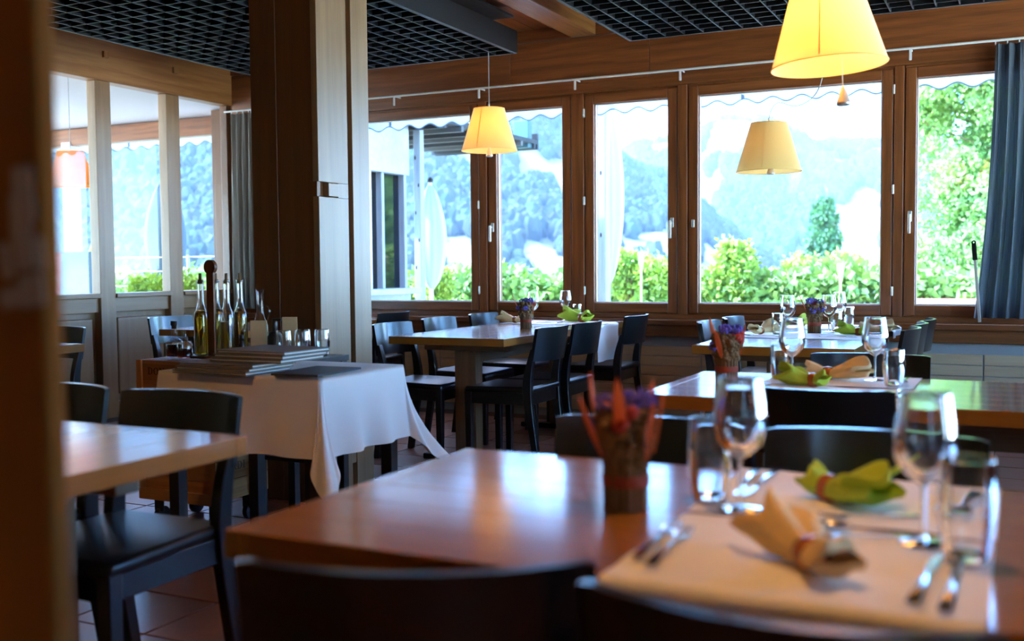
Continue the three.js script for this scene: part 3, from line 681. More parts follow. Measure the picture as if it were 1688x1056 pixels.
// ================================================================ FURNITURE
// ---- dining chair: black wood, curved back board, padded seat; faces +z
const chairs = (() => {
  const t = thing('dining_chair', 'black wooden dining chair', 'chair', [0, 0, 0], 0, 'black dining chairs');
  const board = (() => {
    const g = plain(new RoundedBoxGeometry(0.43, 0.19, 0.02, 1, 0.004)), list = [];
    const b = new THREE.BoxGeometry(0.43, 0.19, 0.018, 24, 3, 1), p = b.attributes.position;
    for (let i = 0; i < p.count; i++) {
      const x = p.getX(i), y = p.getY(i), z = p.getZ(i), e = Math.max(0, Math.abs(x) / 0.215 - 0.93) / 0.07;
      p.setXYZ(i, x, y * (1 - 0.04 * e * e) + 0.71, z - 0.232 - 0.062 * (1 - Math.pow(x / 0.215, 2)) - 0.16 * (y + 0.02));
    }
    return toCreasedNormals(b, 0.6);
  })();
  part('backrest', board, M.blackWood, t);
  const pad = (() => {
    const g = new RoundedBoxGeometry(0.425, 0.04, 0.43, 4, 0.018), p = g.attributes.position;
    for (let i = 0; i < p.count; i++) { const x = p.getX(i), z = p.getZ(i), k = 1 - 0.08 * Math.max(0, -z / 0.21); p.setX(i, x * k); p.setY(i, p.getY(i) + 0.452 - 0.012 * (1 - Math.pow(x / 0.21, 2)) * (p.getY(i) > 0 ? 1 : 0) - 0.01 * Math.pow(Math.max(0, z / 0.21), 6)); }
    g.computeVertexNormals();
    return toCreasedNormals(plain(g), 0.7);
  })();
  part('seat', pad, M.blackPad, t);
  part('seat_frame', merge([bx(0.37, 0.07, 0.022, { at: [0, 0.4, 0.195] }), bx(0.34, 0.07, 0.022, { at: [0, 0.4, -0.19] }), bx(0.022, 0.07, 0.37, { at: [0.187, 0.4, 0] }), bx(0.022, 0.07, 0.37, { at: [-0.187, 0.4, 0] })]), M.blackWood, t);
  for (const s of [-1, 1]) {
    const leg = bx(0.042, 0.435, 0.042, { r: 0.004 }), p = leg.attributes.position;
    for (let i = 0; i < p.count; i++) if (p.getY(i) < 0) { p.setX(i, p.getX(i) * 0.8); p.setZ(i, p.getZ(i) * 0.8); }
    part('leg', leg.translate(s * 0.188, 0.2175, 0.19), M.blackWood, t);
    const c = new THREE.Shape();
    c.moveTo(-0.262, 0); c.lineTo(-0.232, 0); c.bezierCurveTo(-0.2, 0.22, -0.165, 0.34, -0.162, 0.46); c.bezierCurveTo(-0.165, 0.56, -0.195, 0.62, -0.212, 0.68);
    c.lineTo(-0.232, 0.68); c.bezierCurveTo(-0.222, 0.6, -0.208, 0.54, -0.208, 0.46); c.bezierCurveTo(-0.208, 0.34, -0.235, 0.2, -0.262, 0);
    const post = new THREE.ExtrudeGeometry(c, { depth: 0.03, bevelEnabled: true, bevelSize: 0.003, bevelThickness: 0.003, bevelSegments: 1, curveSegments: 10 });
    post.rotateY(-Math.PI / 2).translate(s * 0.194 + 0.015, 0, 0);   // outline x becomes z
    part('leg', post, M.blackWood, t);
  }
  return t;
})();
let chairsPlaced = 0;
function chair(x, z, turn, label, group) {
  if (!chairsPlaced++) { chairs.position.set(x, 0, z); chairs.rotation.y = turn; chairs.userData.label = label; if (group) chairs.userData.group = group; return chairs; }
  return copyOf(chairs, [x, 0, z], turn, label, group);
}
const P = Math.PI;
const cg = { front: 'chairs at the nearest table', second: 'chairs at the second table on the right', window: 'chairs at the right-hand table by the windows', long: 'chairs at the long table left of centre', left: 'chairs at the small table on the left', corner: 'chairs at the tables behind the trolley' };
chair(-0.74, -1.276, P + 0.406, 'black chair, its curved back to us and turned askew, at the nearest table', cg.front);
chair(-0.22, -1.305, P, 'black chair with its back to us, before the cream napkin setting', cg.front);
chair(-0.745, -1.955, 0, 'black chair on the far side of the nearest table, behind the dried-flower bundle', cg.front);
chair(-0.265, -1.95, 0, 'black chair on the far side of the nearest table, behind the lime napkin', cg.front);
chair(-0.515, -3.215, P, 'black chair with its back to us at the second table, between two wine glasses', cg.second);
chair(-0.51, -3.86, 0, 'black chair on the far side of the second table, behind its cream napkin', cg.second);
chair(-1.44, -6.2, P / 2, 'black chair on the left side of the right-hand window table, nearer us', cg.window);
chair(-1.42, -6.72, P / 2, 'black chair on the left side of the right-hand window table, nearer the windows', cg.window);
chair(-0.79, -5.86, -P / 2, 'nearest black chair on the right side of the right-hand window table', cg.window);
chair(-0.79, -6.33, -P / 2, 'middle black chair on the right side of the right-hand window table', cg.window);
chair(-0.78, -6.8, -P / 2, 'black chair on the right side of the right-hand window table, closest to the sill', cg.window);
chair(-2.66, -5.46, -P / 2, 'nearest black chair on the right side of the long table, seen whole from behind', cg.long);
chair(-2.63, -5.92, -P / 2, 'second black chair on the right side of the long table, by the hanging cloth', cg.long);
chair(-2.63, -6.82, -P / 2, 'black chair on the right side of the long table, right up by the window sill', cg.long);
chair(-3.23, -5.45, P / 2, 'nearest black chair on the left side of the long table, its back shining', cg.long);
chair(-3.28, -6.11, P / 2, 'middle black chair on the left side of the long table', cg.long);
chair(-3.28, -6.76, P / 2, 'black chair on the left side of the long table, closest to the windows', cg.long);
chair(-2.106, -1.95, 0, 'black chair with its seat in view behind the small left-hand table', cg.left);
chair(-2.6, -1.95, 0, 'black chair cut off by the door post behind the small left-hand table', cg.left);
chair(-5.3, -5.72, P / 2, 'black chair behind the oil bottles, by the wooden partition', cg.corner);
chair(-4.55, -6.76, -P / 2, 'black chair peeping out just right of the wooden column', cg.corner);
chair(-5.23, -4.22, 0, 'black chair at the far left table, half hidden by the door post', cg.corner);

// ---- tables: boards of light wood on two posts with a dark foot
function table(label, x0, x1, z0, z1, alongX, boards, group) {
  const cx = (x0 + x1) / 2, cz = (z0 + z1) / 2, w = x1 - x0, d = z1 - z0, t = thing('dining_table', label, 'table', [cx, 0, cz], 0, group);
  const h = 0.75, th = 0.044;
  for (let i = 0; i < boards; i++) {
    if (alongX) { const b = d / boards; part('board', bx(w - 0.0802, th, b - 0.0003, { r: 0.0016, grain: 0, seed: x0 + i * 0.23, at: [0, h - th / 2, -d / 2 + (i + 0.5) * b] }), M.tableWood, t); }
    else { const b = w / boards; part('board', bx(b - 0.0003, th, d - 0.0802, { r: 0.0016, grain: 2, seed: x0 + i * 0.23, at: [-w / 2 + (i + 0.5) * b, h - th / 2, 0] }), M.tableWood, t); }
  }
  const L = alongX ? w : d;
  for (const e of [-1, 1]) part('end_board', alongX ? bx(0.04, th, d, { r: 0.002, grain: 2, seed: z0, at: [e * (w / 2 - 0.02), h - th / 2, 0] }) : bx(w, th, 0.04, { r: 0.002, grain: 0, seed: z0, at: [0, h - th / 2, e * (d / 2 - 0.02)] }), M.tableWood, t);
  for (const s of [-1, 1]) {
    const o = s * (L / 2 - 0.28), at = (a, y, b) => alongX ? [a, y, b] : [b, y, a], dim = (a, y, b) => alongX ? [a, y, b] : [b, y, a];
    part('leg', bx(...dim(0.085, 0.62, 0.14), { r: 0.004, grain: 1, at: at(o, 0.345, 0) }), M.tableLeg, t);
    part('cross_bar', bx(...dim(0.07, 0.05, 0.56), { r: 0.004, at: at(o, 0.681, 0) }), M.tableLeg, t);
    part('foot', bx(...dim(0.07, 0.035, 0.6), { r: 0.008, at: at(o, 0.0175, 0) }), M.blackMetal, t, 'black metal foot');
  }
  part('stretcher', bx(...(alongX ? [L - 0.56, 0.08, 0.035] : [0.035, 0.08, L - 0.56]), { r: 0.004, at: [0, 0.62, 0] }), M.tableLeg, t);
}
const tg = 'light wooden restaurant tables';
table('large light wooden table nearest us, set with cream and lime napkins', -1.094, 0.62, -2.008, -1.228, true, 6, tg);
table('light wooden table second from us on the right, behind the lime napkin setting', -1.066, 0.65, -3.82, -3.072, true, 6, tg);
table('light wooden table against the sill under the wide window, on the right', -1.465, -0.69, -7.1, -5.03, false, 6, tg);
table('long light wooden table left of centre, reaching from its thick post leg to the windows', -3.283, -2.54, -7.02, -5.1, false, 6, tg);
table('light wooden table corner with a glossy window reflection beside the door post', -2.42, -1.66, -1.953, -0.9, false, 6, tg);
table('wooden table behind the oil bottles, mostly hidden by the column', -5.15, -4.42, -7.05, -5.2, false, 6, tg);
table('wooden table at the far left whose rounded end sticks out past the door post', -6.1, -4.55, -4.05, -3.3, true, 6, tg);

// ---- pendant lamps
function pendant(x, z, yb, label, power, tilt = 0, extras = {}) {
  const shadeMat = extras.shade ?? M.shade;
  const H = 0.29, rb = 0.195, rt = 0.108, t = thing('pendant_lamp', label, 'lamp', [x, yb, z], 0, 'pendant lamps');
  const g = lathe([[rb, 0], [rt, H]], 56);
  const s = part('lamp_shade', g, shadeMat, t);
  const rim = part('rim', merge([new THREE.TorusGeometry(rb, 0.0022, 6, 56).rotateX(P / 2), new THREE.TorusGeometry(rt, 0.0022, 6, 40).rotateX(P / 2).translate(0, H, 0)]), M.shade, s);
  const seam = part('seam', bar([0, 0.01, rb - 0.004], [0, H - 0.01, rt - 0.004], 0.0025, 6), M.shade, s);
  const bulbMat = std({ color: 0xfff0d0, emissive: 0xffd08a, emissiveIntensity: Math.max(0.4, power * 14), roughness: 0.5 });
  part('bulb', new THREE.SphereGeometry(0.032, 20, 14).scale(1, 1.25, 1).translate(0, 0.15, 0), bulbMat, t);
  part('socket', lathe([[0.001, 0.24], [0.02, 0.24], [0.02, 0.19], [0.014, 0.185], [0.001, 0.185]], 20), M.satin, t);
  part('frame', merge([bar([-rt, H, 0], [rt, H, 0], 0.003, 6), bar([0, H, -rt], [0, H, rt], 0.003, 6), bar([0, 0.2, 0], [0, H + 0.03, 0], 0.006, 8)]), M.satin, t);
  const cordTop = CEIL - yb;
  part('cord', rod(extras.cord ?? [[0, H + 0.02, 0], [0, (H + cordTop) / 2, 0], [0, cordTop - 0.01, 0]], 0.003, 40, 6), M.cord, t);
  part('canopy', lathe([[0.001, cordTop - 0.05], [0.03, cordTop - 0.048], [0.062, cordTop - 0.025], [0.064, cordTop - 0.019], [0.001, cordTop - 0.019]], 32).translate(extras.canopyX ?? 0, 0, extras.canopyZ ?? 0), M.white, t);
  if (extras.weight) {
    const [wx, wy, wz] = extras.weight;
    part('pull_cord', bar([wx, 0.02, wz], [wx, wy + 0.06, wz], 0.0015, 6), M.whiteMetal, t);
    part('pull_weight', lathe([[0.001, 0.07], [0.004, 0.066], [0.024, 0.012], [0.024, 0.004], [0.018, 0], [0.001, 0]], 24).translate(wx, wy, wz), M.satin, t, 'small metal cone on a pull cord');
  }
  const l = new THREE.PointLight(0xffc684, power);
  l.name = 'lamp_light';
  l.position.set(0, 0.15, 0);
  l.castShadow = true;
  l.shadow.radius = 2;
  t.add(l);
  if (tilt) t.rotation.z = tilt;
  return t;
}
pendant(-3.36, -6.55, 1.955, 'yellow glowing cone pendant lamp over the long table, left of the second window', 0.16, 0, { weight: [0.01, -0.045, 0.02] });
pendant(-1.385, -6.4, 1.705, 'amber unlit-looking cone pendant lamp hanging before the wide window', 0.025, 0, { cord: [[0, 0.31, 0], [0.01, 0.36, 0], [0.05, 0.41, 0], [0.16, 0.38, 0], [0.27, 0.43, 0.02], [0.32, 0.56, 0.03], [0.3, 0.7, 0.03], [0.1, 1.0, 0.0], [0, 1.2, 0]], weight: [0.012, -0.02, 0.0] });
pendant(-0.61, -3.77, 1.83, 'large bright cone pendant lamp cut off by the top of the view', 0.42, 0.05, { weight: [0.05, -0.15, 0.05] });
pendant(-7.21, -6.33, 1.85, 'orange cone pendant lamp added on the veranda for a lamp reflection in the partition glass', 0.1, 0, { shade: M.shadeTan });  // added lamp, hung where a reflected indoor lamp shows in the pane
pendant(-0.3, -1.65, 2.02, 'cone pendant lamp above the nearest table, out of view overhead', 1.0);
pendant(-2.45, -1.5, 2.02, 'cone pendant lamp above the small left-hand table, out of view', 0.5);
pendant(-1.5, 0.9, 1.95, 'cone pendant lamp behind the viewer on the left', 0.9);
pendant(1.0, 0.6, 1.95, 'cone pendant lamp behind the viewer on the right', 0.9);

// ---- serving table under a white cloth
{
  const t = thing('serving_table', 'small dark-legged serving table hidden under the white tablecloth', 'table', [-2.63, 0, -3.315]);
  part('table_top', bx(0.765, 0.03, 0.55, { at: [0, 0.732, 0] }), M.darkWood, t);
  for (const sx of [-0.34, 0.34]) for (const sz of [-0.235, 0.235]) part('leg', bx(0.05, 0.717, 0.05, { at: [sx, 0.3585, sz] }), M.darkWood, t);
  const hw = 0.388, hd = 0.282, rc = 0.012, N2 = 360, rows = 26;
  const per = [];   // corner arcs get a share of the perimeter of their own so that the cloth can gather there
  const corners = [[hw - rc, hd - rc, 0], [-hw + rc, hd - rc, 1], [-hw + rc, -hd + rc, 2], [hw - rc, -hd + rc, 3]];
  for (let i = 0; i <= N2; i++) {
    const q = (i / N2) * 4 % 4, k = Math.floor(q), f = q - k, [cx, cz, a0] = corners[k], nx = corners[(k + 1) % 4];
    if (f < 0.42) { const g = f / 0.42, a = (a0 + g) * P / 2; per.push({ x: cx + rc * Math.cos(a), z: cz + rc * Math.sin(a), nx: Math.cos(a), nz: Math.sin(a), c: Math.sin(g * P), g, k, along: 0 }); }
    else { const g = (f - 0.42) / 0.58, a = (a0 + 1) * P / 2, s = g; per.push({ x: (cx + rc * Math.cos(a)) + (nx[0] + rc * Math.cos(a) - cx - rc * Math.cos(a)) * s, z: (cz + rc * Math.sin(a)) + (nx[1] + rc * Math.sin(a) - cz - rc * Math.sin(a)) * s, nx: Math.cos(a), nz: Math.sin(a), c: 0, g, k, along: Math.sin(g * P) }); }
  }
  const drop = 0.285;
  const g = sheet((u, v) => {
    const p = per[Math.round(u * N2)];
    if (v < 0.15) { const s = v / 0.15; return [p.x * s, 0.752 + 0.001 * Math.sin(p.x * 40 * s), p.z * s]; }
    const s = (v - 0.15) / 0.85, cc = Math.pow(p.c, 1.4), d = drop * (1 + 0.4 * cc) * s;
    const out = 0.006 + 0.02 * s + s * ((p.k === 2 ? 0.02 : 0.15) * cc + 0.024 * Math.sin(p.g * P * 5 + p.k) * p.along + 0.03 * cc * Math.sin(p.g * P * 5)), bend = Math.min(1, s * 14);
    return [p.x + p.nx * (out * s + 0.004 * bend), 0.752 - d + 0.004 * (1 - bend), p.z + p.nz * (out * s + 0.004 * bend)];
  }, N2, rows);
  const m = solid('tablecloth', g, M.cloth.clone(), 'white tablecloth draped with hanging corner points over the serving table', 'tablecloth', [-2.63, 0, -3.315]);
  m.material.side = THREE.DoubleSide;
}
function folder(x, y, z, turn, w, d, th, m, label, pages, group) {
  const t = thing('menu_folder', label, 'menu', [x, y, z], turn, group);
  part('cover', bx(w, 0.004, d, { r: 0.001, at: [0, th - 0.002, 0] }), m, t);
  part('cover', bx(w, 0.004, d, { r: 0.001, at: [0, 0.002, 0] }), m, t);
  if (pages) part('pages', bx(w - 0.012, th - 0.009, d - 0.01, { r: 0, at: [0.002, th / 2, 0] }), M.paper, t);
}
{
  const y = 0.7545, gname = 'menu folders stacked on the serving table', ord = ['bottom', 'second', 'third', 'fourth', 'top'];
  for (let k = 0; k < 3; k++) folder(-2.72 + 0.006 * k, y + k * 0.0135, -3.12 - 0.008 * k, 0.015 * (k - 1), 0.36, 0.26, 0.0128, M.folder, `brown menu folder, ${['lowest', 'middle', 'highest'][k]} of the three lying at the front of the serving table`, true, gname);
  for (let k = 0; k < 3; k++) folder(-2.62 + 0.008 * k, y + 0.041 + k * 0.0145, -3.21 - 0.008 * k, -0.02 * k, 0.34, 0.27, 0.014, M.folder, `grey menu folder with white pages, ${['lowest', 'middle', 'highest'][k]} of the three on top of the brown ones`, true, gname);
  folder(-2.375, y, -3.17, 0.2, 0.19, 0.25, 0.006, M.tan, 'tan folder sticking out under the dark menu at the right of the serving table', false);
  folder(-2.35, y + 0.0064, -3.16, 0.06, 0.2, 0.3, 0.008, M.folderDark, 'dark grey menu lying alone at the right of the serving table', true);
}

// ---- trolley of wooden wine crates with bottles
function lettering(text, w, h, size) {
  const c = document.createElement('canvas'); c.width = 512; c.height = Math.round(512 * h / w);
  const g = c.getContext('2d'); g.fillStyle = '#9a6734'; g.fillRect(0, 0, c.width, c.height);
  for (let i = 0; i < 60; i++) { g.fillStyle = `rgba(${60 + (i * 37) % 50},${30 + (i * 13) % 30},10,0.10)`; g.fillRect(0, (i * 97) % c.height, c.width, 1 + i % 3); }
  g.fillStyle = '#3a2010'; g.font = `bold ${size}px serif`; g.textAlign = 'left'; g.textBaseline = 'middle'; g.fillText(text, 60, c.height * 0.42);
  const t = new THREE.CanvasTexture(c); t.colorSpace = THREE.SRGBColorSpace; return t;
}
{
  const t = thing('trolley', 'wooden wine-crate trolley on black castors beside the serving table', 'trolley', [-3.335, 0, -3.63]);
  const w = 0.44, d = 0.34;
  function crate(y0, y1, slats) {
    const n = slats, h = (y1 - y0) / n;
    for (let k = 0; k < n; k++) {
      for (const s of [-1, 1]) { part('slat', bx(w, h - 0.003, 0.014, { r: 0.002, at: [0, y0 + (k + 0.5) * h, s * (d / 2 - 0.007)] }), M.crate, t); part('slat', bx(0.014, h - 0.003, d - 0.03, { r: 0.002, grain: 2, at: [s * (w / 2 - 0.007), y0 + (k + 0.5) * h, 0] }), M.crate, t); }
    }
    for (const sx of [-1, 1]) part('corner_post', bx(0.03, y1 - y0, 0.012, { r: 0.002, grain: 1, at: [sx * (w / 2 - 0.012), (y0 + y1) / 2, d / 2 + 0.006] }), M.crate, t);
  }
  crate(0.13, 0.4, 3);
  crate(0.57, 0.745, 2);
  for (const sx of [-1, 1]) for (const sz of [-1, 1]) part('upright', bx(0.03, 0.17, 0.03, { at: [sx * (w / 2 - 0.03), 0.485, sz * (d / 2 - 0.035)] }), M.crate, t);
  part('shelf', bx(w - 0.03, 0.012, d - 0.03, { at: [0, 0.738, 0] }), M.crate, t);
  part('floor_board', bx(w - 0.03, 0.015, d - 0.03, { at: [0, 0.14, 0] }), M.crate, t);
  part('bottom_rail', bx(w + 0.004, 0.05, 0.016, { r: 0.002, at: [0, 0.145, d / 2 + 0.008] }), M.crate, t);
  for (const sx of [-1, 1]) for (const sz of [-1, 1]) {
    const c = part('castor', merge([new THREE.CylinderGeometry(0.038, 0.038, 0.024, 24).rotateZ(P / 2).translate(sx * (w / 2 - 0.06), 0.038, sz * (d / 2 - 0.06)), bx(0.05, 0.06, 0.012, { at: [sx * (w / 2 - 0.06), 0.085, sz * (d / 2 - 0.06) + 0.016] }), bx(0.06, 0.012, 0.06, { at: [sx * (w / 2 - 0.06), 0.122, sz * (d / 2 - 0.06)] })]), M.black, t);
  }
  const front = part('printed_board', new THREE.PlaneGeometry(0.3, 0.075).translate(-0.05, 0.69, d / 2 + 0.0015), std({ map: lettering('DON', 0.3, 0.075, 74), roughness: 0.7 }), t);
  const side = part('printed_board', new THREE.PlaneGeometry(0.3, 0.085).rotateY(P / 2).translate(w / 2 + 0.0015, 0.27, 0), std({ map: lettering('ARDI', 0.3, 0.085, 84), roughness: 0.7 }), t);
}
{
  const t = thing('side_stand', 'dark narrow stand between the trolley and the column, carrying glasses', 'stand', [-2.935, 0, -3.82]);
  part('stand_top', bx(0.33, 0.025, 0.3, { at: [0, 0.737, 0] }), M.darkWood, t);
  for (const sx of [-0.14, 0.14]) for (const sz of [-0.12, 0.12]) part('leg', bx(0.04, 0.7245, 0.04, { at: [sx, 0.36225, sz] }), M.darkWood, t);
  part('shelf', bx(0.3, 0.02, 0.26, { at: [0, 0.3, 0] }), M.darkWood, t);
}
const TOP = 0.751;
// tall oil bottles in a wooden carrier
function oilBottle(x, z, level, liquid, label, turn) {
  const t = thing('oil_bottle', label, 'bottle', [x, TOP + 0.012, z], turn, 'tall oil and vinegar bottles on the trolley');
  const outer = [[0.001, 0.002], [0.028, 0.002], [0.0315, 0.008], [0.0315, 0.165], [0.028, 0.19], [0.0165, 0.222], [0.0145, 0.24], [0.0145, 0.325], [0.017, 0.327], [0.017, 0.335], [0.0135, 0.336]];
  part('glass', lathe([...outer, ...outer.slice(1).reverse().map(([r, y]) => [Math.max(0.001, r - 0.0018), Math.max(0.0045, y)]), [0.001, 0.0045]], 32), M.solidGlass, t);
  const inside = [[0.001, 0.006]]; for (const [r, y] of outer.slice(1, 8)) if (y < level) inside.push([Math.max(0.002, r - 0.0022), Math.max(0.006, y)]);
  const at = (y) => { for (let i = 1; i < outer.length; i++) if (outer[i][1] >= y) { const [a, b] = [outer[i - 1], outer[i]], k = (y - a[1]) / Math.max(1e-6, b[1] - a[1]); return a[0] + (b[0] - a[0]) * k; } return 0.01; };
  inside.push([at(level) - 0.0022, level], [0.0005, level]);
  part('oil', lathe(inside, 32), liquid, t);
  part('stopper', lathe([[0.001, 0.365], [0.006, 0.365], [0.007, 0.337], [0.0125, 0.336], [0.0125, 0.318], [0.001, 0.318]], 20), M.bark, t);
}
oilBottle(-3.288, -3.575, 0.2, M.oil, 'tall oil bottle, nearest the decanters, filled with golden oil to the shoulder', 0);
oilBottle(-3.262, -3.645, 0.205, M.oilPale, 'tall oil bottle with paler oil, just left of the round wooden handle', 1);
oilBottle(-3.172, -3.612, 0.15, M.oil, 'tall oil bottle just right of the round wooden handle, filled with yellow oil to mid-body', 2);
oilBottle(-3.164, -3.692, 0.19, M.oilPale, 'tall oil bottle farthest right, partly behind the yellow one', 3);
{
  const t = thing('bottle_carrier', 'wooden bottle carrier with a round disc on top of its flat handle', 'carrier', [-3.222, TOP, -3.632], 0);
  part('tray', bx(0.2, 0.012, 0.2, { r: 0.003, at: [0, 0.006, 0] }), M.oakDarkShade, t);
  part('handle', bx(0.042, 0.38, 0.016, { r: 0.004, grain: 1, at: [-0.004, 0.2, 0.058] }), M.oakDarkShade, t);
  part('disc', new THREE.CylinderGeometry(0.032, 0.032, 0.018, 32).rotateX(P / 2).translate(-0.004, 0.405, 0.058), M.oakDarkShade, t);
}
function decanter(x, z, r, h, level, stopper, label) {
  const t = thing('decanter', label, 'decanter', [x, TOP, z], 0, 'small amber decanters on the trolley');
  const o = [[0.001, 0.002], [r * 0.95, 0.002], [r, 0.008], [r, h * 0.42], [r * 0.9, h * 0.5], [r * 0.36, h * 0.6], [r * 0.34, h * 0.9], [r * 0.45, h * 0.95], [r * 0.4, h * 0.96]];
  part('glass', lathe(o, 32), M.glass, t);
  part('spirit', lathe([[0.001, 0.006], [r * 0.9, 0.006], [r - 0.003, 0.01], [r - 0.003, level], [0.0005, level]], 32), M.amber, t);
  if (stopper) part('stopper', lathe([[0.001, h * 1.1], [r * 0.38, h * 1.1], [r * 0.4, h * 0.97], [r * 0.28, h * 0.96], [r * 0.28, h * 0.86], [0.001, h * 0.86]], 20), M.black, t);
}
decanter(-3.42, -3.545, 0.038, 0.15, 0.06, true, 'square-shouldered amber decanter with a black stopper at the left of the trolley');
decanter(-3.345, -3.53, 0.036, 0.13, 0.045, false, 'small open amber decanter just right of the stoppered one');
{
  const t = thing('sauce_bottle', 'small dark sauce bottle with a black cap beside the yellow oil bottle', 'bottle', [-3.115, TOP, -3.64]);
  part('body', lathe([[0.001, 0], [0.018, 0], [0.018, 0.05], [0.009, 0.07], [0.009, 0.08], [0.001, 0.08]], 20), M.black, t);
  part('cap', lathe([[0.001, 0.103], [0.011, 0.103], [0.011, 0.078], [0.001, 0.078]], 20), M.black, t);
  const u = thing('glass_carafe', 'tall clear glass carafe behind the upright menu card', 'carafe', [-3.12, TOP, -3.775]);
  part('body', lathe([[0.001, 0.002], [0.035, 0.002], [0.04, 0.02], [0.036, 0.14], [0.02, 0.18], [0.016, 0.2], [0.016, 0.28], [0.02, 0.3]], 32), M.glass, u);
  part('spout', rod([[0.035, 0.15, 0], [0.055, 0.19, 0], [0.05, 0.22, 0], [0.02, 0.23, 0]], 0.004, 16, 8), M.glass, u);
  const c = thing('menu_card', 'upright tan menu card standing before the carafe', 'card', [-3.06, TOP, -3.69], 0.4);
  part('card', bx(0.075, 0.16, 0.003, { r: 0.0005, at: [0, 0.085, 0], rot: [0, 0, 0] }), M.tan, c);
  part('stand', bx(0.08, 0.008, 0.03, { at: [0, 0.004, 0] }), M.darkWood, c);
  const c2 = thing('menu_card', 'upright tan menu card behind the black pump bottle', 'card', [-3.02, TOP, -3.86], 0.4);
  part('card', bx(0.07, 0.165, 0.003, { r: 0.0005, at: [0, 0.0905, 0] }), M.tan, c2);
  part('stand', bx(0.08, 0.008, 0.03, { at: [0, 0.004, 0] }), M.darkWood, c2);
  const b = thing('pump_bottle', 'black bottle with a pump head between the two menu cards', 'bottle', [-3.022, TOP, -3.755]);
  part('body', lathe([[0.001, 0], [0.03, 0], [0.033, 0.006], [0.033, 0.095], [0.026, 0.11], [0.013, 0.116], [0.001, 0.116]], 28), M.black, b);
  part('pump', merge([lathe([[0.001, 0.165], [0.012, 0.163], [0.013, 0.116], [0.001, 0.116]], 18), bx(0.05, 0.012, 0.014, { r: 0.004, at: [0.014, 0.166, 0] })]), M.black, b);
}

// ---- tableware
function tumblerShape(r, h) { return lathe([[0.001, 0.006], [r * 0.72, 0.006], [r * 0.8, 0.012], [r * 0.97, h * 0.4], [r, h * 0.62], [r * 0.92, h - 0.002], [r * 0.94, h], [r * 0.965, h - 0.002], [r * 1.04, h * 0.62], [r * 1.01, h * 0.4], [r * 0.85, 0.008], [r * 0.78, 0], [0.001, 0]], 48); }
const tumblerGeo = tumblerShape(0.0355, 0.14), shortTumblerGeo = tumblerShape(0.034, 0.118);
function tumbler(x, z, label, group, geo = tumblerGeo) { return solid('water_tumbler', geo, M.solidGlass, label, 'glass', [x, TOP + 0.001, z], 0, group); }
const wineProto = (h) => ({
  bowl: lathe([[0.004, 0.086 * h], [0.02, 0.095 * h], [0.036, 0.112 * h], [0.0425, 0.135 * h], [0.0415, 0.16 * h], [0.0365, 0.19 * h], [0.033, 0.2135 * h], [0.0336, 0.2145 * h], [0.0342, 0.2135 * h], [0.0378, 0.19 * h], [0.0428, 0.16 * h], [0.0438, 0.135 * h], [0.037, 0.1105 * h], [0.02, 0.093 * h], [0.004, 0.083 * h]], 48),
  stem: lathe([[0.0045, 0.086 * h], [0.0035, 0.07 * h], [0.0033, 0.02 * h], [0.006, 0.006], [0.0005, 0.005]], 20),
  foot: lathe([[0.0005, 0.006], [0.006, 0.006], [0.034, 0.0025], [0.035, 0.0015], [0.034, 0], [0.0005, 0]], 40),
});
const wine = wineProto(1);
function wineGlass(x, z, label, group) {
  const t = thing('wine_glass', label, 'glass', [x, TOP + 0.001, z], 0, group);
  part('bowl', wine.bowl, M.solidGlass, t); part('stem', wine.stem, M.solidGlass, t); part('foot', wine.foot, M.solidGlass, t);
}
const gg = ['glasses on the nearest table', 'glasses on the second table', 'glasses on the long table', 'glasses on the right-hand window table'];
tumbler(-0.466, -1.71, 'water tumbler on the nearest table, touching the wine glass beside the flower bundle', gg[0]);
wineGlass(-0.405, -1.668, 'wine glass on the nearest table, between the tumbler and the rear knives', gg[0]);
wineGlass(-0.119, -1.565, 'wine glass on the nearest table, right of the lime napkin', gg[0]);
tumbler(-0.06, -1.492, 'water tumbler near the right end of the nearest table, above the front knives', gg[0]);
tumbler(-0.746, -3.64, 'water tumbler on the second table, nearest its flower bundle', gg[1], shortTumblerGeo);
wineGlass(-0.69, -3.56, 'wine glass on the second table, left of the cream napkin', gg[1]);
wineGlass(-0.44, -3.69, 'wine glass on the second table, right of the cream napkin', gg[1]);
tumbler(-0.366, -3.555, 'water tumbler on the second table, right of the black chair back', gg[1], shortTumblerGeo);
wineGlass(-3.06, -6.61, 'wine glass just right of the flower bundle on the long table', gg[2]);
wineGlass(-2.96, -6.95, 'wine glass standing before the window post on the long table', gg[2]);
tumbler(-2.86, -6.93, 'water tumbler behind the lime napkin on the long table', gg[2], shortTumblerGeo);
tumbler(-1.234, -5.95, 'water tumbler at the left of the right-hand window table', gg[3], shortTumblerGeo);
wineGlass(-1.2, -6.06, 'wine glass beside the left tumbler on the right-hand window table', gg[3]);
wineGlass(-0.995, -6.2, 'wine glass just right of the flower bundle on the right-hand window table', gg[3]);
tumbler(-0.965, -6.3, 'water tumbler between two wine glasses on the right-hand window table', gg[3], shortTumblerGeo);
wineGlass(-1.03, -6.82, 'wine glass nearest the sill on the right-hand window table', gg[3]);
tumbler(-0.985, -6.92, 'water tumbler nearest the sill on the right-hand window table', gg[3], shortTumblerGeo);
for (const [k, [x, z]] of [[-2.955, -3.73], [-2.925, -3.83], [-2.865, -3.75], [-2.84, -3.86]].entries()) tumbler(x, z, ['small tumbler right beside the black pump bottle', 'small tumbler second from the black pump bottle, set back', 'small tumbler nearest the column foot, in front', 'small tumbler nearest the column foot, at the back'][k], 'tumblers on the dark side stand', shortTumblerGeo);

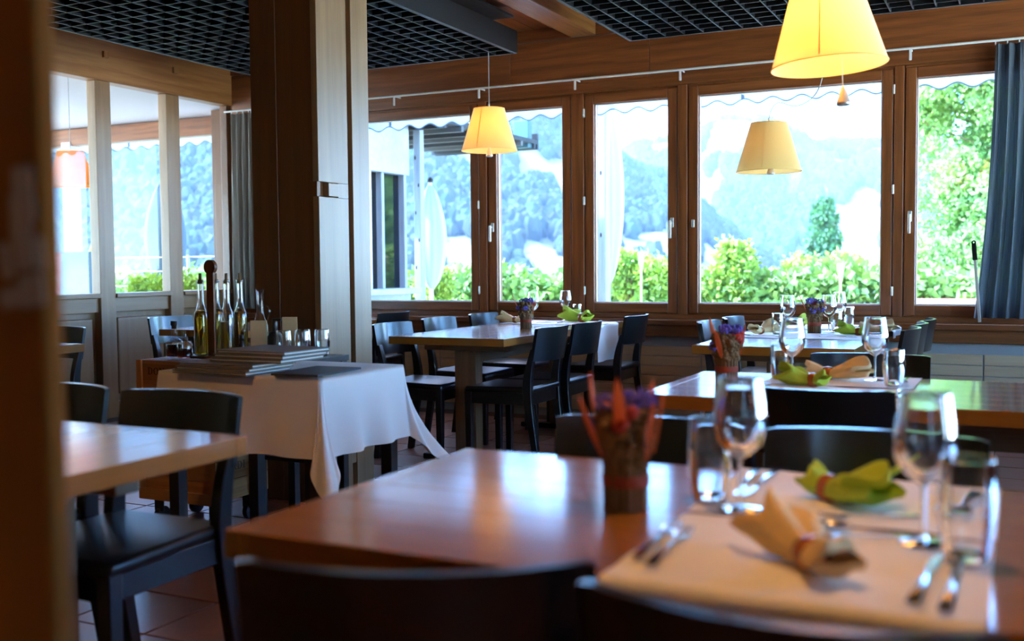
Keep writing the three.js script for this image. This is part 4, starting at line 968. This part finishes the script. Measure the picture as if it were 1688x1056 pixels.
// place mats
function placeMat(x0, x1, z0, z1, y, label, overhang, seed, group) {
  const n = lattice(seed), g = sheet((u, v) => {
    const x = x0 + (x1 - x0) * u, L = z1 - z0, zz = z0 + (L + overhang) * v, wob = 0.0022 * n(u * 7 + 5, v * 9 + 5, 64, 64) + 0.0014 * n(u * 3 + v * 14, v * 4 + 9, 64, 64);
    if (zz <= z1) return [x, y + 0.0008 + wob, zz];
    return [x, y - (zz - z1) * 0.9, z1 + 0.004 + 0.2 * (zz - z1)];
  }, 40, 48);
  g.computeVertexNormals();
  const m = solid('place_mat', g, M.mat, label, 'place mat', [0, 0, 0], 0, group);
  return m;
}
M.mat.side = THREE.DoubleSide;
placeMat(-0.48, -0.028, -1.61, -1.228, 0.75, 'white place mat hanging over the front edge of the nearest table, under the cream napkin', 0.03, 301, 'white place mats');
placeMat(-0.482, -0.026, -2.005, -1.625, 0.75, 'white place mat at the back of the nearest table, under the lime napkin', 0, 302, 'white place mats');
placeMat(-0.78, -0.3, -3.46, -3.075, 0.75, 'white place mat at the front of the second table', 0.02, 303, 'white place mats');
placeMat(-0.78, -0.3, -3.815, -3.475, 0.75, 'white place mat at the back of the second table', 0, 304, 'white place mats');
{
  const runner = (x0, x1, z0, z1, label, hang) => {
    const g = sheet((u, v) => {
      const w = (x1 - x0) + hang, s = u * w, z = z0 + (z1 - z0) * v, wob = 0.002 * Math.sin(u * 17 + v * 5);
      if (x0 + s <= x1) return [x0 + s, 0.752 + wob * 0.5, z];
      const o = x0 + s - x1;
      return [x1 + 0.012 + 0.01 * Math.sin(v * 9), 0.752 - o, z + 0.01 * Math.sin(o * 20)];
    }, 60, 20);
    return solid('table_runner', g, M.mat, label, 'table runner', [0, 0, 0], 0, 'white cloths laid across the window tables');
  };
  runner(-3.25, -2.54, -6.88, -6.46, 'white cloth laid across the long table and hanging down its right side', 0.25);
  runner(-1.44, -0.69, -6.05, -5.62, 'white cloth laid across the right-hand window table, hanging over its right edge', 0.18);
  runner(-1.44, -0.69, -6.98, -6.5, 'white cloth across the far end of the right-hand window table', 0.05);
}
// napkins pulled through a ring
function napkinShape(seed, fan, tail, wide) {
  const r = rng(seed), ph = r() * 6;
  return sheet((u, v) => {
    const x = -tail + (fan + tail) * u, a = v * P * 2, side = x >= 0 ? x / fan : -x / tail, k = Math.min(1, side * 1.25);
    const w = 0.016 + (x >= 0 ? wide : wide * 0.5) * Math.pow(k, 0.8), hgt = 0.016 + (x >= 0 ? 0.012 : 0.008) * Math.pow(Math.sin(Math.min(1, side) * P * 0.62), 1.2);
    const pleat = 1 + (0.1 + 0.24 * k) * Math.sin(a * 5 + ph + x * 12) * (x >= 0 ? 1 : 0.6);
    const end = side > 0.97 ? 0.35 : 1, saw = x > 0 ? 0.03 * k * Math.sin(a * 3 + ph) : 0.012 * k * Math.sin(a * 2);
    return [x + saw * side, Math.max(0.001, 0.018 + 0.012 * k + Math.sin(a) * hgt * pleat * end + (x >= 0 ? 0.02 : 0.008) * Math.pow(side, 2) * (0.5 + 0.5 * Math.sin(a * 2 + ph))), Math.cos(a) * w * (0.9 + 0.1 * pleat)];
  }, 44, 72);
}
const napkinA = napkinShape(5, 0.118, 0.075, 0.038), napkinB = napkinShape(11, 0.09, 0.04, 0.034);
const ringGeo = lathe([[0.017, -0.016], [0.021, -0.015], [0.024, 0], [0.021, 0.015], [0.017, 0.016], [0.016, 0], [0.017, -0.016]], 32).rotateZ(P / 2).translate(0, 0.02, 0);
function napkin(x, z, turn, lime, label, group, scale = 1, tip = 0) {
  const t = thing('napkin', label, 'napkin', [x, 0.7535, z], turn, group);
  const c = part('cloth', lime ? napkinB : napkinA, lime ? M.napkinLime : M.napkinCream, t);
  if (tip) part('cloth_point', sheet((u, v) => { const a = v * P * 2, w = 0.022 * (1 - u) + 0.004, y = 0.03 + 0.045 * u * u + 0.01 * u; return [0.03 + 0.085 * u, y + Math.sin(a) * w * 0.5, -0.01 - 0.07 * u + Math.cos(a) * w]; }, 14, 18), M.napkinLime, t);
  part('napkin_ring', ringGeo, M.ring, t, 'glossy brown ring');
  if (scale !== 1) t.scale.setScalar(scale);
}
M.napkinLime.side = M.napkinCream.side = THREE.DoubleSide;
const ng = ['napkins on the nearest table', 'napkins on the second table', 'napkins on the long table', 'napkins on the right-hand window table'];
napkin(-0.24, -1.37, 2.2, false, 'cream napkin fanned out of a brown ring on the front mat of the nearest table', ng[0]);
napkin(-0.285, -1.79, -0.55, true, 'lime green napkin in a brown ring on the rear mat of the nearest table', ng[0], 1, 1);
napkin(-0.6, -3.44, 2.9, true, 'lime green napkin at the front of the second table, left of the chair back', ng[1]);
napkin(-0.59, -3.67, -0.1, false, 'cream napkin standing puffed up at the back of the second table', ng[1]);
napkin(-2.76, -6.78, 2.8, true, 'lime green napkin by the hanging cloth on the long table', ng[2], 1.5);
napkin(-3.17, -6.55, 2.9, false, 'cream napkin left of the flower bundle on the long table', ng[2]);
napkin(-0.8, -5.97, 2.9, true, 'lime green napkin right of the flower bundle on the right-hand window table', ng[3]);
napkin(-1.32, -5.9, 1.2, false, 'cream napkin at the left edge of the right-hand window table', ng[3]);
napkin(-1.24, -6.7, 1.4, true, 'lime green napkin behind the glasses on the right-hand window table', ng[3]);
napkin(-0.76, -6.2, -0.4, false, 'cream napkin at the right edge of the right-hand window table', ng[3]);
// cutlery: lies along +x, head at +x
function bent(g, f) { const p = g.attributes.position; for (let i = 0; i < p.count; i++) p.setY(i, p.getY(i) + f(p.getX(i))); g.computeVertexNormals(); return toCreasedNormals(plain(g), 0.5); }
const handleOutline = (x1, w0, w1) => [[-0.1, -w0], [-0.104, 0], [-0.1, w0], [-0.03, w0 * 0.7], [x1, w1], [x1, -w1], [-0.03, -w0 * 0.7]];
const handleGeo = bent(plate(handleOutline(0.035, 0.0075, 0.0026), 0.0022), (x) => 0.004 + 0.004 * Math.sin((x + 0.1) * 20));
const rise = (x) => 0.008 - 0.006 * Math.sin((x - 0.035) * 45) + 0.05 * Math.max(0, x - 0.07);
const forkHead = bent((() => { const o = [[0.034, -0.0026], [0.045, -0.009], [0.055, -0.0115]]; for (let k = 0; k < 4; k++) { const y = -0.0115 + k * 0.0062; o.push([0.1, y], [0.1, y + 0.0032]); if (k < 3) o.push([0.062, y + 0.0034], [0.062, y + 0.006]); } o.push([0.055, 0.0115], [0.045, 0.009], [0.034, 0.0026]); return plate(o, 0.0016, 0.0003); })(), rise);
const spoonHead = (() => { const g = new THREE.SphereGeometry(1, 24, 12, 0, P * 2, P / 2, P / 2).scale(0.033, 0.009, 0.02).translate(0.066, 0.0115, 0); return g; })();
const bladeGeo = plate([[0.034, -0.003], [0.034, 0.004], [0.05, 0.0085], [0.1, 0.0095], [0.125, 0.003], [0.128, -0.003]], 0.0014, 0.0004).translate(0, 0.004, 0);
function cutlery(kind, x0, z0, x1, z1, label, group, y = 0.7545) {
  const t = thing('table_' + kind, label, kind, [(x0 + x1) / 2, y, (z0 + z1) / 2], Math.atan2(-(z1 - z0), x1 - x0), group);
  const L = Math.hypot(x1 - x0, z1 - z0);
  part('handle', handleGeo, M.steel, t);
  part('head', kind === 'fork' ? forkHead : kind === 'spoon' ? spoonHead : bladeGeo, M.steel, t);
  if (L < 0.15) t.scale.setScalar(0.75);
}
M.steel.side = THREE.DoubleSide;
const kg = ['cutlery on the nearest table', 'cutlery on the second table', 'cutlery on the long table', 'cutlery on the right-hand window table'];
cutlery('fork', -0.428, -1.26, -0.44, -1.51, 'dinner fork at the left of the cream napkin, the inner of two', kg[0]);
cutlery('fork', -0.457, -1.31, -0.466, -1.52, 'starter fork at the outer left edge of the front place mat', kg[0]);
cutlery('knife', -0.108, -1.25, -0.092, -1.47, 'dinner knife at the right of the cream napkin, the inner of two', kg[0]);
cutlery('knife', -0.072, -1.245, -0.064, -1.45, 'starter knife at the outer right edge of the front place mat, below the tumbler', kg[0]);
cutlery('knife', -0.447, -1.98, -0.432, -1.75, 'dinner knife on the rear mat behind the tumbler', kg[0]);
cutlery('knife', -0.41, -1.98, -0.418, -1.75, 'knife on the rear mat just behind the left wine glass', kg[0]);
cutlery('fork', -0.094, -1.945, -0.108, -1.73, 'fork on the rear mat between wine glass and right tumbler', kg[0]);
cutlery('fork', -0.066, -1.93, -0.08, -1.73, 'fork at the outer right edge of the rear mat', kg[0]);
cutlery('spoon', -0.35, -1.62, -0.235, -1.59, 'dessert spoon lying crosswise behind the cream napkin', kg[0]);
cutlery('fork', -0.155, -1.565, -0.25, -1.53, 'dessert fork lying crosswise left of the right wine glass', kg[0]);
cutlery('fork', -0.16, -1.7, -0.255, -1.66, 'dessert fork lying in front of the lime napkin', kg[0]);
cutlery('knife', -0.33, -3.42, -0.32, -3.2, 'knife on the front mat of the second table, right of the chair', kg[1]);
cutlery('fork', -0.735, -3.42, -0.735, -3.2, 'fork on the front mat of the second table, beside the lime napkin', kg[1]);
cutlery('fork', -0.34, -3.78, -0.34, -3.56, 'fork on the rear mat of the second table beside the right tumbler', kg[1]);
cutlery('fork', -2.97, -6.52, -2.82, -6.52, 'fork lying on the white cloth of the long table, nearer the flowers', kg[2]);
cutlery('knife', -2.97, -6.66, -2.8, -6.68, 'knife lying on the white cloth of the long table, before the lime napkin', kg[2]);
cutlery('fork', -1.18, -5.7, -1.38, -5.7, 'fork at the left front of the white cloth on the right-hand window table', kg[3]);
cutlery('knife', -0.96, -5.7, -0.76, -5.7, 'knife at the right front of the white cloth on the right-hand window table', kg[3]);

// dried-flower bundles in birch sticks bound with a rust ribbon
function flowerBundle(x, z, seed, label, orange) {
  const t = thing('flower_bundle', label, 'flowers', [x, TOP, z], seed, 'dried-flower bundles on the tables'), r = rng(seed * 97 + 3);
  const sticks = [];
  for (let i = 0; i < 18; i++) { const a = i / 18 * P * 2, h = 0.1 + 0.025 * r(), q = 0.029 + 0.003 * r(); sticks.push(bar([Math.cos(a) * q, 0, Math.sin(a) * q], [Math.cos(a) * (q + 0.003 * r()), h, Math.sin(a) * (q + 0.003 * r())], 0.0062 + 0.002 * r(), 7)); }
  sticks.push(new THREE.CylinderGeometry(0.027, 0.027, 0.09, 16).translate(0, 0.046, 0));
  part('bark_sticks', merge(sticks), M.bark, t);
  part('ribbon', lathe([[0.0375, 0.038], [0.039, 0.039], [0.0395, 0.048], [0.039, 0.057], [0.0375, 0.058]], 36), M.ribbon, t, 'rust-coloured ribbon');
  const blob = (n, y0, y1, r0, r1, size, sq) => merge(Array.from({ length: n }, () => { const a = r() * 6.3, f = r(), y = y0 + (y1 - y0) * f, q = (r0 + (r1 - r0) * f) * Math.sqrt(0.35 + 0.65 * r()), s = size * (0.6 + 0.8 * r()); return new THREE.IcosahedronGeometry(s, 0).scale(1, sq, 1).rotateX(r() * 3).translate(Math.cos(a) * q, y, Math.sin(a) * q); }));
  part('seed_heads', blob(240, 0.07, 0.165, 0.036, 0.05, 0.0078, 1.3), M.dryBrown, t);
  part('dark_leaves', blob(90, 0.075, 0.15, 0.036, 0.05, 0.007, 2.2), M.bark, t);
  for (let k = 0; k < 6; k++) {
    const a = k * 1.05 + 0.4 * r(), q = k < 4 ? 0.034 : 0.046, cx = Math.cos(a) * q, cz = Math.sin(a) * q, y = (k < 4 ? 0.172 : 0.12) + 0.014 * r();
    part('purple_flower', merge(Array.from({ length: 34 }, () => { const u = r() * 6.3, w = Math.acos(2 * r() - 1); return new THREE.IcosahedronGeometry(0.0048, 0).translate(cx + 0.018 * Math.sin(w) * Math.cos(u), y + 0.014 * Math.cos(w), cz + 0.018 * Math.sin(w) * Math.sin(u)); })), M.dryPurple, t);
  }
  part('red_bloom', blob(12, 0.135, 0.165, 0.012, 0.016, 0.012, 1).translate(-0.024, 0, 0.034), M.dryRed, t);
  for (let k = 0; k < orange; k++) {
    const a = -seed + 0.45 + k / orange * P * 2, lean = 0.016 + 0.024 * (k % 3), L = 0.085 + 0.02 * r(), y0 = 0.085 + (k % 2) * 0.03 + 0.01 * r();
    const leaf = sheet((u, v) => { const w = 0.0105 * Math.pow(Math.sin(P * Math.min(1, u * 0.97 + 0.03)), 0.8), s = v * 2 - 1; return [0.044 + lean * u + 0.004 * s * s, y0 + L * u, w * s]; }, 10, 6).rotateY(a);
    part('orange_leaf', leaf, M.dryOrange, t);
  }
}
flowerBundle(-0.58, -1.61, 1, 'large blurred dried-flower bundle with orange leaves and a rust ribbon on the nearest table', 7);
flowerBundle(-0.885, -3.45, 2, 'dried-flower bundle at the left end of the second table', 3);
flowerBundle(-2.84, -6.02, 3, 'dried-flower bundle standing on the long table', 2);
flowerBundle(-1.07, -6.17, 4, 'dried-flower bundle among the glasses on the right-hand window table', 2);
// small cards added on the door post in place of blurred reflections
{
  const g = 'small grey cards added for reflections on the door post';
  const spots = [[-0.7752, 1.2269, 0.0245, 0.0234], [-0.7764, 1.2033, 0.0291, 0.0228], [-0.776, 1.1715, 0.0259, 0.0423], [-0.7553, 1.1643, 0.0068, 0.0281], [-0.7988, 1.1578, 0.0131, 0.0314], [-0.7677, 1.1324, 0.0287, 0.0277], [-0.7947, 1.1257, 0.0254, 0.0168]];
  const say = ['topmost of the small grey cards put in for reflections on the door post', 'small grey card put in for a reflection, second from the top on the door post', 'long small grey card put in for a reflection in the middle of the door post', 'narrow grey card put in for a reflection near the edge of the door post', 'small grey card put in for a reflection at the outer side of the door post, upper one', 'lowest small grey card put in for a reflection near the edge of the door post', 'small grey card put in for a reflection at the outer side of the door post, lower one'];
  spots.forEach(([x, y, w, h], i) => { const m = solid('card', bx(w, h, 0.0015, { r: 0.0004 }), M.reflectionCard, say[i], 'card', [x, y, -0.6289], 0, g); m.rotation.z = i > 1 ? 0.14 : 0; });
}
// small round spotlight let into the ceiling beside the beam
{
  const t = thing('ceiling_spotlight', 'small round recessed spotlight at the top edge, right of the lamp cord', 'spotlight', [-3.26, CEIL - 0.03, -6.05]);
  part('ring', lathe([[0.03, 0.004], [0.05, 0], [0.056, 0.006], [0.056, 0.02], [0.03, 0.02]], 32), M.darkWood, t);
  part('lens', lathe([[0.001, 0.012], [0.031, 0.01]], 24), M.satin, t);
}
renderer.render(scene, camera);
